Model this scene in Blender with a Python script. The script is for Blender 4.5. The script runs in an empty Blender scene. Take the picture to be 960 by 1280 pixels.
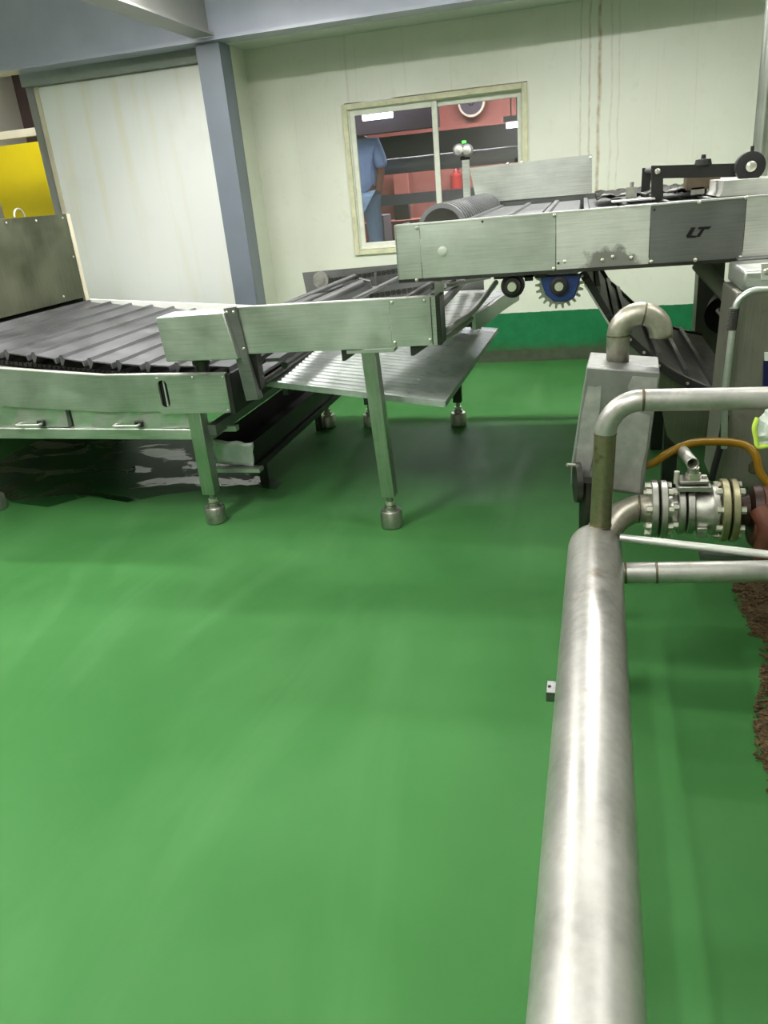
import bpy, bmesh, math, random
from mathutils import Vector, Matrix
random.seed(7)
SC = bpy.context.scene; COL = SC.collection
# ---------------------------------------------------------------- camera
F = 960.0; H = 1.6
def _n(v): return Vector(v).normalized()
_Z = -_n((215, -2290, -F)); _Y = _n((249, 426, -F)); _Y = (_Y - _Z * _Y.dot(_Z)).normalized(); _X = _Y.cross(_Z)
R3 = Matrix((_X, _Y, _Z))
cd = bpy.data.cameras.new('camera'); cd.sensor_width = 36; cd.lens = F / 1280 * 36; cd.clip_start = .05; cd.clip_end = 100
cam = bpy.data.objects.new('camera', cd); COL.objects.link(cam)
cam.matrix_world = Matrix.Translation((0, 0, H)) @ R3.to_4x4(); SC.camera = cam
def _ray(px, py): return R3 @ Vector((px - 480, -(py - 640), -F)).normalized()
def P(px, py, y):                       # point of the vertical plane at distance y
    d = _ray(px, py); return Vector((0, 0, H)) + d * (y / d.y)
def PZ(px, py, z):                      # point of the horizontal plane at height z
    d = _ray(px, py); return Vector((0, 0, H)) + d * ((z - H) / d.z)
# ---------------------------------------------------------------- world, exposure, lights
w = bpy.data.worlds.new('world'); SC.world = w; w.use_nodes = True
w.node_tree.nodes['Background'].inputs[0].default_value = (.75, .85, .8, 1)
w.node_tree.nodes['Background'].inputs[1].default_value = .25
SC.view_settings.view_transform = 'Standard'; SC.view_settings.look = 'None'
SC.view_settings.exposure = 0.0; SC.view_settings.gamma = 1; SC.view_settings.use_curve_mapping = False
LAMPS = [  # x, y, z, along ('x' or 'y'), watts
    (-2.6, 4.75, 3.02, 'x', 88), (0.2, 4.85, 3.02, 'x', 80), (-2.2, 1.6, 3.2, 'y', 74), (-.5, .7, 3.2, 'y', 34),
    (-1.0, -1.4, 3.2, 'y', 40), (1.6, 2.7, 3.2, 'x', 24), (-4.3, 2.6, 3.2, 'y', 48)]
for x, y, z, ax, e in LAMPS:
    l = bpy.data.lights.new('lamp_light', 'AREA'); l.shape = 'RECTANGLE'; l.size = 1.25; l.size_y = .12; l.energy = e
    l.color = (1, .975, .965)
    o = bpy.data.objects.new('lamp_light', l); COL.objects.link(o); o.location = (x, y, z - .07)
    if ax == 'y': o.rotation_euler = (0, 0, math.pi / 2)
    l2 = l.copy(); l2.energy = e * .6; o = bpy.data.objects.new('lamp_light', l2); COL.objects.link(o); o.location = (x, y, z + .07)   # bare tubes light the ceiling too
    o.rotation_euler = (math.pi, 0, math.pi / 2 if ax == 'y' else 0)

# ---------------------------------------------------------------- helpers
ORG = {}
def tag(o, label=None, cat=None, group=None, kind=None):
    if label: o['label'] = label
    if cat: o['category'] = cat
    if group: o['group'] = group
    if kind: o['kind'] = kind
    return o
def thing(name, loc, label, cat, group=None):
    o = bpy.data.objects.new(name, None); COL.objects.link(o); o.location = loc; o.empty_display_size = .1
    ORG[o] = Vector(loc); return tag(o, label, cat, group)
class MB:
    def __init__(s): s.bm = bmesh.new()
    def face(s, vs):
        try: return s.bm.faces.new(vs)
        except ValueError: return None
    def hexa(s, p):                      # 8 points, bottom ring then top ring
        v = [s.bm.verts.new(q) for q in p]
        for f in ((3, 2, 1, 0), (4, 5, 6, 7), (0, 1, 5, 4), (1, 2, 6, 5), (2, 3, 7, 6), (3, 0, 4, 7)): s.face([v[i] for i in f])
        return s
    def box(s, a, b):
        x0, y0, z0 = [min(a[i], b[i]) for i in range(3)]; x1, y1, z1 = [max(a[i], b[i]) for i in range(3)]
        return s.hexa([(x0, y0, z0), (x1, y0, z0), (x1, y1, z0), (x0, y1, z0), (x0, y0, z1), (x1, y0, z1), (x1, y1, z1), (x0, y1, z1)])
    def prism(s, pts, d):                # polygon pts swept by vector d
        d = Vector(d); a = [s.bm.verts.new(q) for q in pts]; b = [s.bm.verts.new(Vector(q) + d) for q in pts]
        s.face(a); s.face(b[::-1]); n = len(a)
        for i in range(n): s.face([a[i], b[i], b[(i + 1) % n], a[(i + 1) % n]])
        return s
    def bar(s, a, b, w_, h_, up=(0, 0, 1)):   # rectangular bar from a to b
        a, b = Vector(a), Vector(b); d = (b - a).normalized(); up = Vector(up)
        if abs(d.dot(up)) > .95: up = Vector((0, 1, 0))
        sx = d.cross(up).normalized(); uz = sx.cross(d)
        q = [(-1, -1), (1, -1), (1, 1), (-1, 1)]
        return s.hexa([a + sx * i * w_ / 2 + uz * j * h_ / 2 for i, j in q] + [b + sx * i * w_ / 2 + uz * j * h_ / 2 for i, j in q])
    def tube(s, pts, r, seg=16, caps=True, rad=None, inner=None):
        pts = [Vector(p) for p in pts]; rings = []; t0 = (pts[1] - pts[0]).normalized()
        up = Vector((0, 0, 1)) if abs(t0.z) < .9 else Vector((0, 1, 0))
        nrm = t0.cross(up).normalized()
        for i, p in enumerate(pts):
            t = (pts[min(i + 1, len(pts) - 1)] - pts[max(i - 1, 0)]).normalized()
            nrm = (nrm - t * nrm.dot(t)).normalized(); bn = t.cross(nrm)
            rr = rad[i] if rad else r
            rings.append([s.bm.verts.new(p + (nrm * math.cos(a) + bn * math.sin(a)) * rr) for a in [2 * math.pi * k / seg for k in range(seg)]])
        for a, b in zip(rings, rings[1:]):
            for k in range(seg):
                f = s.face([a[k], a[(k + 1) % seg], b[(k + 1) % seg], b[k]])
                if f: f.smooth = True
        if caps: s.face(rings[0][::-1]); s.face(rings[-1])
        return s
    def cyl(s, a, b, r, seg=24, r2=None): return s.tube([a, b], r, seg, rad=[r, r2 if r2 else r])
    def lathe(s, c, ax, prof, seg=24):   # profile of (distance along axis, radius)
        ax = Vector(ax).normalized(); c = Vector(c)
        up = Vector((0, 0, 1)) if abs(ax.z) < .9 else Vector((0, 1, 0)); n = ax.cross(up).normalized(); b = ax.cross(n)
        rings = [[s.bm.verts.new(c + ax * t + (n * math.cos(2 * math.pi * k / seg) + b * math.sin(2 * math.pi * k / seg)) * max(r, 1e-4)) for k in range(seg)] for t, r in prof]
        for p, q in zip(rings, rings[1:]):
            for k in range(seg): s.face([p[k], p[(k + 1) % seg], q[(k + 1) % seg], q[k]])
        s.face(rings[0][::-1]); s.face(rings[-1]); return s
    def build(s, name, mat, parent=None, bevel=0, smooth=False, label=None, autos=True):
        bmesh.ops.recalc_face_normals(s.bm, faces=s.bm.faces)
        org = ORG.get(parent, Vector((0, 0, 0)))
        if parent is None:
            org = Vector((0, 0, 0))
        if org.length: bmesh.ops.translate(s.bm, vec=-org, verts=s.bm.verts)
        me = bpy.data.meshes.new(name); 
        if smooth:
            for f in s.bm.faces: f.smooth = True
        s.bm.to_mesh(me); s.bm.free()
        if smooth or autos:
            me.set_sharp_from_angle(angle=math.radians(38)) if hasattr(me, 'set_sharp_from_angle') else None
        me.materials.append(mat); o = bpy.data.objects.new(name, me); COL.objects.link(o)
        if parent: o.parent = parent
        ORG[o] = org
        if bevel:
            m = o.modifiers.new('bevel', 'BEVEL'); m.width = bevel; m.segments = 2; m.limit_method = 'ANGLE'; m.angle_limit = math.radians(40)
        if label: o['label'] = label
        return o
def arcpath(pts, r, n=8):                # polyline with rounded corners
    pts = [Vector(p) for p in pts]; out = [pts[0]]
    for i in range(1, len(pts) - 1):
        a, b, c = pts[i - 1], pts[i], pts[i + 1]; u = (a - b).normalized(); v = (c - b).normalized()
        ang = u.angle(v); t = min(r / math.tan(ang / 2), (a - b).length * .49 if i > 1 else (a-b).length*.98, (c - b).length * (.49 if i < len(pts) - 2 else .98))
        p0 = b + u * t; p1 = b + v * t; rr = t * math.tan(ang / 2); cen = b + (u + v).normalized() * math.sqrt(t * t + rr * rr)
        e0 = p0 - cen; e1 = p1 - cen; th = e0.angle(e1)
        for k in range(n + 1):
            f = k / n; out.append(cen + (e0 * math.sin((1 - f) * th) + e1 * math.sin(f * th)) / math.sin(th))
    out.append(pts[-1]); return out
def spline(pts, n=8):                    # Catmull-Rom
    pts = [Vector(p) for p in pts]; q = [pts[0] * 2 - pts[1]] + pts + [pts[-1] * 2 - pts[-2]]; out = []
    for i in range(1, len(q) - 2):
        for k in range(n):
            t = k / n; a, b, c, d = q[i - 1:i + 3]
            out.append(.5 * ((2 * b) + (c - a) * t + (2 * a - 5 * b + 4 * c - d) * t * t + (-a + 3 * b - 3 * c + d) * t ** 3))
    out.append(pts[-1]); return out
def holed_plate(name, mat, parent, outer, holes, y, th, label=None):   # plate in an x-z plane, outline and holes in (x, z)
    cu = bpy.data.curves.new(name, 'CURVE'); cu.dimensions = '2D'; cu.fill_mode = 'BOTH'; cu.extrude = th / 2
    for ring in [outer] + holes:
        sp = cu.splines.new('POLY'); sp.points.add(len(ring) - 1); sp.use_cyclic_u = True
        for p, q in zip(sp.points, ring): p.co = (q[0], q[1], 0, 1)
    t = bpy.data.objects.new('tmp', cu); COL.objects.link(t)
    me = bpy.data.meshes.new_from_object(t.evaluated_get(bpy.context.evaluated_depsgraph_get()))
    bpy.data.objects.remove(t); bpy.data.curves.remove(cu)
    org = ORG.get(parent, Vector())
    for v in me.vertices: v.co = Vector((v.co.x, y - v.co.z, v.co.y)) - org
    me.name = name; me.materials.clear(); me.materials.append(mat)
    for f in me.polygons: f.use_smooth = False
    o = bpy.data.objects.new(name, me); COL.objects.link(o); o.parent = parent; ORG[o] = org
    if label: o['label'] = label
    return o
def struct(mb, name, mat, **k): return tag(mb.build(name, mat, **k), kind='structure')

# ---------------------------------------------------------------- materials
def lin(c): return tuple(((v / 255) / 12.92 if v / 255 <= .04045 else ((v / 255 + .055) / 1.055) ** 2.4) for v in c) + (1,)
class NT:
    def __init__(s, name):
        s.m = bpy.data.materials.new(name); s.m.use_nodes = True; s.t = s.m.node_tree; s.b = s.t.nodes['Principled BSDF']
    def n(s, k, **p):
        o = s.t.nodes.new(k)
        for a, b in p.items(): setattr(o, a, b)
        return o
    def l(s, a, b): s.t.links.new(a, b)
    def coord(s, scale=(1, 1, 1), loc=(0, 0, 0)):
        g = s.n('ShaderNodeNewGeometry'); m = s.n('ShaderNodeMapping'); m.inputs['Scale'].default_value = scale; m.inputs['Location'].default_value = loc
        s.l(g.outputs['Position'], m.inputs['Vector']); return m.outputs[0]
    def noise(s, vec, sc, det=4, rough=.55, dist=0):
        o = s.n('ShaderNodeTexNoise'); o.inputs['Scale'].default_value = sc; o.inputs['Detail'].default_value = det
        o.inputs['Roughness'].default_value = rough; o.inputs['Distortion'].default_value = dist; s.l(vec, o.inputs['Vector']); return o.outputs['Fac']
    def ramp(s, fac, a, b, va=0, vb=1):
        o = s.n('ShaderNodeMapRange'); o.inputs['From Min'].default_value = a; o.inputs['From Max'].default_value = b
        o.inputs['To Min'].default_value = va; o.inputs['To Max'].default_value = vb; s.l(fac, o.inputs['Value']); return o.outputs[0]
    def mix(s, fac, a, b):
        o = s.n('ShaderNodeMix', data_type='RGBA')
        if isinstance(fac, float): o.inputs[0].default_value = fac
        else: s.l(fac, o.inputs[0])
        for i, v in ((6, a), (7, b)):
            if isinstance(v, tuple): o.inputs[i].default_value = v
            else: s.l(v, o.inputs[i])
        return o.outputs[2]
    def math(s, op, a, b=None):
        o = s.n('ShaderNodeMath', operation=op)
        for i, v in ((0, a), (1, b)):
            if v is None: continue
            if isinstance(v, (int, float)): o.inputs[i].default_value = v
            else: s.l(v, o.inputs[i])
        return o.outputs[0]
    def xyz(s):
        g = s.n('ShaderNodeNewGeometry'); x = s.n('ShaderNodeSeparateXYZ'); s.l(g.outputs['Position'], x.inputs[0]); return x.outputs
    def bump(s, h, st, d=.002):
        o = s.n('ShaderNodeBump'); o.inputs['Strength'].default_value = st; o.inputs['Distance'].default_value = d; s.l(h, o.inputs['Height']); s.l(o.outputs[0], s.b.inputs['Normal'])
def steel(name, rgb, rough=.35, brush=(2, 60, 60), dirt=None, amt=.35, metallic=1.0, bumpst=.15, wav=0.0):
    m = NT(name); v = m.coord(brush); n1 = m.noise(v, 3, 3); n2 = m.noise(m.coord((1, 1, 1)), 3.2, 5, .6)
    c = lin(rgb); dk = tuple(x * .62 for x in c[:3]) + (1,)
    base = m.mix(m.ramp(n2, .3, .7), dk, c); base = m.mix(m.ramp(n1, .35, .7, 0, .35), base, tuple(min(1, x * 1.25) for x in c[:3]) + (1,))
    if dirt:
        n3 = m.noise(m.coord((1, 1, 1), (5, 3, 1)), 9, 6, .7); base = m.mix(m.ramp(n3, .56, .72, 0, amt), base, lin(dirt))
    m.l(base, m.b.inputs['Base Color']); m.b.inputs['Metallic'].default_value = metallic
    m.l(m.ramp(n2, .3, .7, rough * .8, rough * 1.3), m.b.inputs['Roughness'])
    if wav:
        n4 = m.noise(m.coord((1, 1, 1)), 2.3, 2, .4); s_ = m.math('ADD', m.math('MULTIPLY', n4, wav * 6), m.math('MULTIPLY', n1, .012)); m.bump(s_, .6, .05)
    else: m.bump(n1, bumpst, .001)
    return m.m
def plain(name, rgb, rough=.5, metallic=0.0, var=.25, sc=6, bump=0):
    m = NT(name); n = m.noise(m.coord(), sc, 5); c = lin(rgb)
    m.l(m.mix(m.ramp(n, .3, .7), tuple(x * (1 - var) for x in c[:3]) + (1,), c), m.b.inputs['Base Color'])
    m.b.inputs['Roughness'].default_value = rough; m.b.inputs['Metallic'].default_value = metallic
    if bump: m.bump(n, bump, .004)
    return m.m
def emit(name, rgb, st):
    m = NT(name); m.b.inputs['Base Color'].default_value = lin(rgb); m.b.inputs['Emission Color'].default_value = lin(rgb); m.b.inputs['Emission Strength'].default_value = st; return m.m
M = {}
M['steel'] = steel('brushed_stainless', (206, 210, 203), .4, metallic=.88, wav=.06)
def mk_smudge():
    mat = steel('smudged_stainless', (230, 230, 224), .46, metallic=.8, wav=.05); m = NT.__new__(NT); m.m = mat; m.t = mat.node_tree; m.b = m.t.nodes['Principled BSDF']
    src = m.b.inputs['Base Color'].links[0].from_socket; o = m.xyz(); n = m.noise(m.coord(), 16, 4, .6)
    dx = m.math('DIVIDE', m.math('SUBTRACT', o[0], .105), .12); dz = m.math('DIVIDE', m.math('SUBTRACT', o[2], 1.25), .06)
    d = m.math('SQRT', m.math('ADD', m.math('MULTIPLY', dx, dx), m.math('MULTIPLY', dz, dz)))
    k = m.ramp(m.math('ADD', d, m.math('MULTIPLY', m.math('SUBTRACT', n, .5), 1.6)), .75, 1.0, .8, 0)
    m.l(m.mix(k, src, lin((120, 118, 114))), m.b.inputs['Base Color']); return mat
M['steel_smudge'] = mk_smudge()
M['steelz'] = steel('brushed_stainless_upright', (190, 194, 186), .38, (60, 60, 2), dirt=(90, 85, 70), amt=.3)
M['steel_dk'] = steel('dull_stainless', (132, 133, 131), .46, metallic=.85, wav=.02)
M['steel_lt'] = steel('bright_stainless', (230, 230, 224), .46, metallic=.8, wav=.05)
M['slat'] = steel('slat_stainless', (138, 138, 141), .42, (60, 2, 60), metallic=.9)
M['dark_steel'] = steel('dark_steel', (78, 78, 74), .45, dirt=(50, 40, 30))
M['black'] = plain('black_paint', (34, 32, 30), .55)
M['ink'] = plain('black_ink', (10, 10, 10), .9)
M['rubber'] = plain('black_rubber', (24, 24, 25), .6)
M['pipe'] = steel('pipe_stainless', (192, 189, 184), .38, (14, 14, 14), dirt=(120, 98, 70), amt=.5, bumpst=.06, metallic=.72)
M['pipe_old'] = steel('stained_pipe', (186, 180, 166), .42, (20, 20, 20), dirt=(96, 72, 34), amt=.9, metallic=.85)
M['pipe_stain'] = steel('heavily_stained_pipe', (136, 132, 104), .42, (20, 20, 20), dirt=(78, 58, 24), amt=1, metallic=.8)
M['weld'] = steel('weld_bead', (128, 116, 98), .5, (40, 40, 40), dirt=(80, 50, 25), amt=.9)
M['cast'] = steel('cast_stainless', (186, 184, 176), .4, (20, 20, 20), dirt=(60, 55, 45), amt=.6)
M['bronze'] = steel('tinted_steel', (176, 170, 138), .4, (20, 20, 20), dirt=(90, 70, 40), amt=.6)
M['rust'] = plain('rusty_red_iron', (104, 56, 38), .65, .1, .5, 14, .5)
M['bolt'] = plain('bolt_metal', (225, 222, 208), .35, .8, .15)
M['blue'] = plain('blue_enamel', (30, 58, 122), .45, 0, .3)
M['white_pl'] = plain('white_plastic', (232, 234, 226), .45, 0, .08)
M['column'] = plain('slate_blue_paint', (110, 118, 128), .35, 0, .12, 3)
M['beam'] = plain('grey_blue_paint', (170, 174, 190), .25, 0, .12, 3)
M['beam_dk'] = plain('grey_olive_paint', (150, 150, 146), .4, 0, .12, 3)
M['hood'] = steel('olive_stainless', (128, 132, 112), .5, (60, 60, 2))
M['cab'] = steel('cabinet_stainless', (138, 136, 124), .5, (60, 60, 2), dirt=(80, 68, 50), amt=.5, metallic=.55)
M['galv'] = steel('galvanised_zinc', (196, 202, 198), .5, (9, 9, 9), dirt=(130, 135, 132), amt=.6, metallic=.6)
M['scuffed'] = steel('scuffed_aluminium', (152, 153, 149), .5, (8, 8, 8), dirt=(212, 211, 205), amt=.9, bumpst=.2, metallic=.7)
M['yellow'] = plain('yellow_board', (240, 214, 0), .5, 0, .05)
M['brown'] = plain('maroon_sheet', (104, 84, 84), .6, 0, .25, 2)
M['cream'] = plain('cream_paint', (214, 206, 180), .6, 0, .15)
M['white_door'] = None
M['ceil'] = plain('pale_ceiling', (215, 220, 210), .7, 0, .08, 2)
M['pink'] = plain('pink_painted_wall', (226, 150, 138), .7, 0, .12, 1.5)
M['pinkdk'] = plain('terracotta_painted_wall', (150, 84, 72), .7, 0, .3, 2)
M['darkgrey'] = plain('dark_grey_steelwork', (72, 58, 68), .6, 0, .3, 2)
M['duct'] = plain('grey_duct', (112, 112, 116), .5, 0, .2, 2)
M['shirt'] = plain('light_blue_cotton', (165, 190, 235), .9, 0, .12, 20)
M['jeans'] = plain('pale_blue_denim', (140, 168, 196), .9, 0, .15, 20)
M['skin'] = plain('skin', (150, 104, 80), .6, 0, .1)
M['hair'] = plain('dark_hair', (25, 20, 20), .7)
M['ext'] = plain('extinguisher_red', (170, 40, 40), .4)
M['grain'] = plain('brown_grain', (112, 88, 54), .8, 0, .8, 60)
M['mud'] = plain('brown_residue', (92, 66, 36), .8, 0, .5, 30, .5)
M['lime'] = plain('lime_plastic_film', (206, 232, 90), .4, 0, .1)
M['tube'] = emit('lit_tube', (240, 250, 255), 9)
M['led'] = emit('green_led', (60, 255, 60), 5)
M['lens'] = plain('lamp_lens', (190, 190, 180), .2, 0, .2, 60)
def mk_hose():
    m = NT('amber_hose'); m.b.inputs['Base Color'].default_value = lin((150, 112, 20)); m.b.inputs['Roughness'].default_value = .25
    m.b.inputs['Transmission Weight'].default_value = .25; m.b.inputs['IOR'].default_value = 1.4; return m.m
M['hose'] = mk_hose()
def mk_glass():
    m = NT('window_glass'); t = m.n('ShaderNodeBsdfTransparent'); g = m.n('ShaderNodeBsdfGlossy'); g.inputs['Roughness'].default_value = .03
    mx = m.n('ShaderNodeMixShader'); mx.inputs[0].default_value = .10; t.inputs[0].default_value = (.86, .86, .9, 1)
    m.l(t.outputs[0], mx.inputs[1]); m.l(g.outputs[0], mx.inputs[2]); m.l(mx.outputs[0], m.t.nodes['Material Output'].inputs[0]); return m.m
M['glass'] = mk_glass()
def mk_film():
    m = NT('clear_plastic_film'); m.b.inputs['Base Color'].default_value = lin((225, 232, 225)); m.b.inputs['Roughness'].default_value = .25
    m.b.inputs['Alpha'].default_value = .8; m.bump(m.noise(m.coord(), 30, 3), .8, .01); return m.m
M['film'] = mk_film()
def mk_floor():
    m = NT('green_epoxy_floor'); v = m.coord(); a = m.noise(v, .8, 4, .5, .6); b = m.noise(v, 7, 6, .6); c = m.noise(m.coord((1, .25, 1)), 2.0, 4, .6, 1.0)
    col = m.mix(m.ramp(a, .3, .7), lin((56, 108, 55)), lin((73, 125, 71)))
    col = m.mix(m.ramp(b, .55, .8, 0, .18), col, lin((40, 105, 40))); col = m.mix(m.ramp(c, .5, .75, 0, .35), col, lin((94, 142, 90)))
    m.l(col, m.b.inputs['Base Color']); m.l(m.ramp(c, .3, .7, .42, .6), m.b.inputs['Roughness']); m.b.inputs['Specular IOR Level'].default_value = .05
    m.bump(b, .15, .002); return m.m
M['floor'] = mk_floor()
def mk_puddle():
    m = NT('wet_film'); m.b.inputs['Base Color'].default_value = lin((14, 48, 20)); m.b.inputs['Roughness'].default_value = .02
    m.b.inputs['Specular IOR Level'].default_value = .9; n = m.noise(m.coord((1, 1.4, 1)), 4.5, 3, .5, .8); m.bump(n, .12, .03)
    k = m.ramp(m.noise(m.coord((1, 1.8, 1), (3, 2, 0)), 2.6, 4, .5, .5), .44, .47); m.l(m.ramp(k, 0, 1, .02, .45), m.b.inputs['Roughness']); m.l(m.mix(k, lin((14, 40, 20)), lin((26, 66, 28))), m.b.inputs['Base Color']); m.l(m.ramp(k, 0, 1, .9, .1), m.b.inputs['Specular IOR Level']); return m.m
M['puddle'] = mk_puddle()
def mk_wall(name, band=True, streaks=()):
    m = NT(name); o = m.xyz(); v = m.coord(); a = m.noise(v, 1.1, 5, .6); b = m.noise(v, 9, 6, .7)
    col = m.mix(m.ramp(a, .3, .7), lin((224, 226, 210)), lin((234, 236, 222))); col = m.mix(m.ramp(b, .58, .8, 0, .3), col, lin((188, 190, 150)))
    st = m.noise(m.coord((16, 1, .5)), 2.2, 3, .6)
    up = m.ramp(o[2], .6, 2.6, 0, 1)
    col = m.mix(m.math('MULTIPLY', m.ramp(st, .6, .78, 0, .35), up), col, lin((190, 180, 120)))
    for x0, wd, am, z0 in streaks:
        wob = m.math('ADD', o[0], m.math('MULTIPLY', m.math('SUBTRACT', m.noise(m.coord((1, 1, 2)), 2.0, 3), .5), .05))
        d = m.math('ABSOLUTE', m.math('SUBTRACT', wob, x0)); k = m.ramp(d, 0, wd, am, 0)
        k = m.math('MULTIPLY', k, m.math('MULTIPLY', m.ramp(o[2], z0, z0 + .25), m.ramp(m.noise(m.coord((1, 1, 4)), 3.0, 3), .3, .6, .3, 1)))
        col = m.mix(k, col, lin((150, 110, 40)))
    if band:
        edge = m.math('ADD', o[2], m.math('MULTIPLY', m.noise(v, 25, 3), .012))
        g = m.mix(m.ramp(b, .3, .7), lin((20, 104, 62)), lin((34, 122, 76)))
        gr = m.mix(m.ramp(m.math('ADD', o[2], m.math('MULTIPLY', b, .12)), .1, .24), lin((74, 72, 44)), g)
        col = m.mix(m.ramp(edge, .452, .456), gr, col)
    m.l(col, m.b.inputs['Base Color']); m.b.inputs['Roughness'].default_value = .42; m.bump(a, .3, .02); return m.m
M['wall'] = mk_wall('cream_green_wall', True, [(.115, .02, .8, 1.0), (.04, .012, .5, 1.0), (-.03, .01, .4, 1.1), (.21, .012, .25, 1.2), (.27, .01, .25, 1.3), (-2.0, .02, .15, 1.2)])
def mk_door():
    m = NT('white_sheet_panel'); a = m.noise(m.coord((6, 1, .35)), 1.2, 4, .55); b = m.noise(m.coord(), 2, 4)
    col = m.mix(m.ramp(a, .52, .72, 0, .5), lin((238, 240, 236)), lin((230, 224, 190))); col = m.mix(m.ramp(b, .6, .8, 0, .2), col, lin((200, 205, 190)))
    m.l(col, m.b.inputs['Base Color']); m.b.inputs['Roughness'].default_value = .35; return m.m
M['white_door'] = mk_door()
M['wframe'] = plain('white_window_frame', (234, 236, 220), .5, 0, .15, 12)
M['wsur'] = plain('grimy_cream_surround', (226, 224, 188), .6, 0, .25, 14)

# ================================================================ THE SETTING
struct(MB().box((-6.5, -3, -.1), (4, 14.5, 0)), 'floor', M['floor'])
YW = 7.35
WX0, WX1, WZ0, WZ1 = -2.05, -.46, 1.10, 2.33
wall = MB(); wall.box((-2.92, YW, 0), (WX0, YW + .16, 3.6)); wall.box((WX1, YW, 0), (4, YW + .16, 3.6)); wall.box((WX0, YW, 0), (WX1, YW + .16, WZ0)); wall.box((WX0, YW, WZ1), (WX1, YW + .16, 3.6))
struct(wall, 'wall_far', M['wall'])
struct(MB().box((-3.0, 6.55, 0), (-2.92, YW + .16, 3.6)), 'wall_left', mk_wall('cream_green_return', True))
struct(MB().box((3.9, -3, 0), (4.0, YW, 3.6)), 'wall_right', M['wall'])
struct(MB().box((-6.5, -3.1, 0), (4, -3, 3.6)), 'wall_back', M['wall'])
struct(MB().box((-6.6, -3, 0), (-6.5, 14.5, 3.6)), 'wall_side', M['wall'])
struct(MB().box((-6.5, -3, 3.5), (4, 14.5, 3.6)), 'ceiling', M['ceil'])
struct(MB().box((-2.92, 6.45, 2.84), (4, YW, 2.9)), 'trim_1', M['ceil'])          # boxed ceiling strip between beam and wall
bs = MB(); bs.prism([(-2.9, YW, 0), (-2.9, YW - .035, 0), (-2.9, YW - .008, .1), (-2.9, YW, .1)], (6.8, 0, 0)); struct(bs, 'baseboard_far', plain('grimy_green_cove', (58, 74, 44), .7, 0, .5, 14))
# main beam parallel to the far wall (an I section), and the cross beam into it
b = MB(); b.box((-6.4, 6.22, 2.745), (3.9, 6.42, 2.765)); b.box((-6.4, 6.31, 2.765), (3.9, 6.325, 3.4)); b.box((-6.4, 6.22, 3.4), (3.9, 6.42, 3.42)); struct(b, 'trim_2', M['beam'])
b = MB(); b.box((-2.86, -2.9, 2.77), (-2.68, 6.215, 2.785)); b.box((-2.775, -2.9, 2.785), (-2.76, 6.3, 3.4)); struct(b, 'trim_3', M['beam_dk'])
# column (H section)
c = MB(); c.box((-2.885, 6.29, 0), (-2.69, 6.305, 2.745)); c.box((-2.885, 6.48, 0), (-2.69, 6.495, 2.745)); c.box((-2.70, 6.30, 0), (-2.69, 6.485, 2.745)); c.box((-2.885, 6.30, 0), (-2.875, 6.485, 2.745))
struct(c, 'trim_4', M['column'])
# sliding door with its header and jamb
d = struct(MB().box((-4.52, 6.58, .05), (-2.93, 6.63, 2.66)), 'door_1', M['white_door'])
MB().box((-4.56, 6.57, .05), (-4.52, 6.64, 2.68)).build('door_edge', M['cream'], d)
struct(MB().box((-4.62, 6.5, 2.665), (-2.93, 6.62, 2.80)), 'trim_5', plain('green_grey_header', (150, 160, 148), .5))
struct(MB().box((-4.70, 6.66, 0), (-4.58, 6.80, 2.745)), 'trim_6', M['beam_dk'])
# window
wn = thing('window_1', (WX0, YW, WZ0), 'x', 'x'); del wn['label'], wn['category']; wn['kind'] = 'structure'
def rect_ring(x0, x1, z0, z1, t, y0, y1):
    m = MB(); m.box((x0, y0, z0), (x0 + t, y1, z1)); m.box((x1 - t, y0, z0), (x1, y1, z1)); m.box((x0 + t, y0, z0), (x1 - t, y1, z0 + t)); m.box((x0 + t, y0, z1 - t), (x1 - t, y1, z1)); return m
rect_ring(WX0 - .02, WX1 - .0, WZ0 - .045, WZ1 - .01, .045, YW - .025, YW + .02).build('window_surround', M['wsur'], wn, bevel=.004)
rect_ring(WX0 + .022, WX1 - .035, WZ0 + .002, WZ1 - .047, .014, YW + .0, YW + .12).build('window_frame', M['wframe'], wn, bevel=.003)
xm = P(541, 120, YW).x
for x0, x1, yy in ((WX0 + .034, xm + .025, YW + .02), (xm - .03, WX1 - .045, YW + .06)):
    s = rect_ring(x0, x1, WZ0 + .014, WZ1 - .06, .045, yy, yy + .03).build('window_sash', M['wframe'], wn, bevel=.003)
    MB().box((x0 + .04, yy + .012, WZ0 + .05), (x1 - .04, yy + .017, WZ1 - .1)).build('pane', M['glass'], s)
# rooms beyond
struct(MB().box((-6.5, 9.0, 0), (-4.75, 9.1, 3.4)), 'wall_beyond', M['brown'])
struct(MB().box((-6.4, 7.6, P(30, 171, 7.6).z), (-4.4, 7.68, P(30, 161, 7.6).z)), 'trim_7', M['cream'])
YB = 13.0
pk = MB(); pk.box((-6.4, YB, 3.05), (4, YB + .1, 3.5)); struct(pk, 'wall_upper', M['pink'])
struct(MB().box((-6.4, YB - .02, 0), (4, YB + .1, 3.04)), 'wall_lower', M['pinkdk'])
struct(MB().box((-4.72, 7.52, 0), (4, 12.9, .45)), 'trim_8', M['darkgrey'])

# floor wet patch
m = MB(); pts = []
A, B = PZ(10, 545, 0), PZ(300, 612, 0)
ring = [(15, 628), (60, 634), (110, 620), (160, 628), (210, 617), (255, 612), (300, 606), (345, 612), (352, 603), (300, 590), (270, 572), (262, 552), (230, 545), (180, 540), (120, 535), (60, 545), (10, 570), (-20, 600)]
m.prism([PZ(x, y, .0005) for x, y in ring], (0, 0, .0015)); tag(m.build('wet_patch', M['puddle']), 'thin dark puddle lying on the green floor under the left slat conveyor', 'puddle', kind='stuff')

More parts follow.
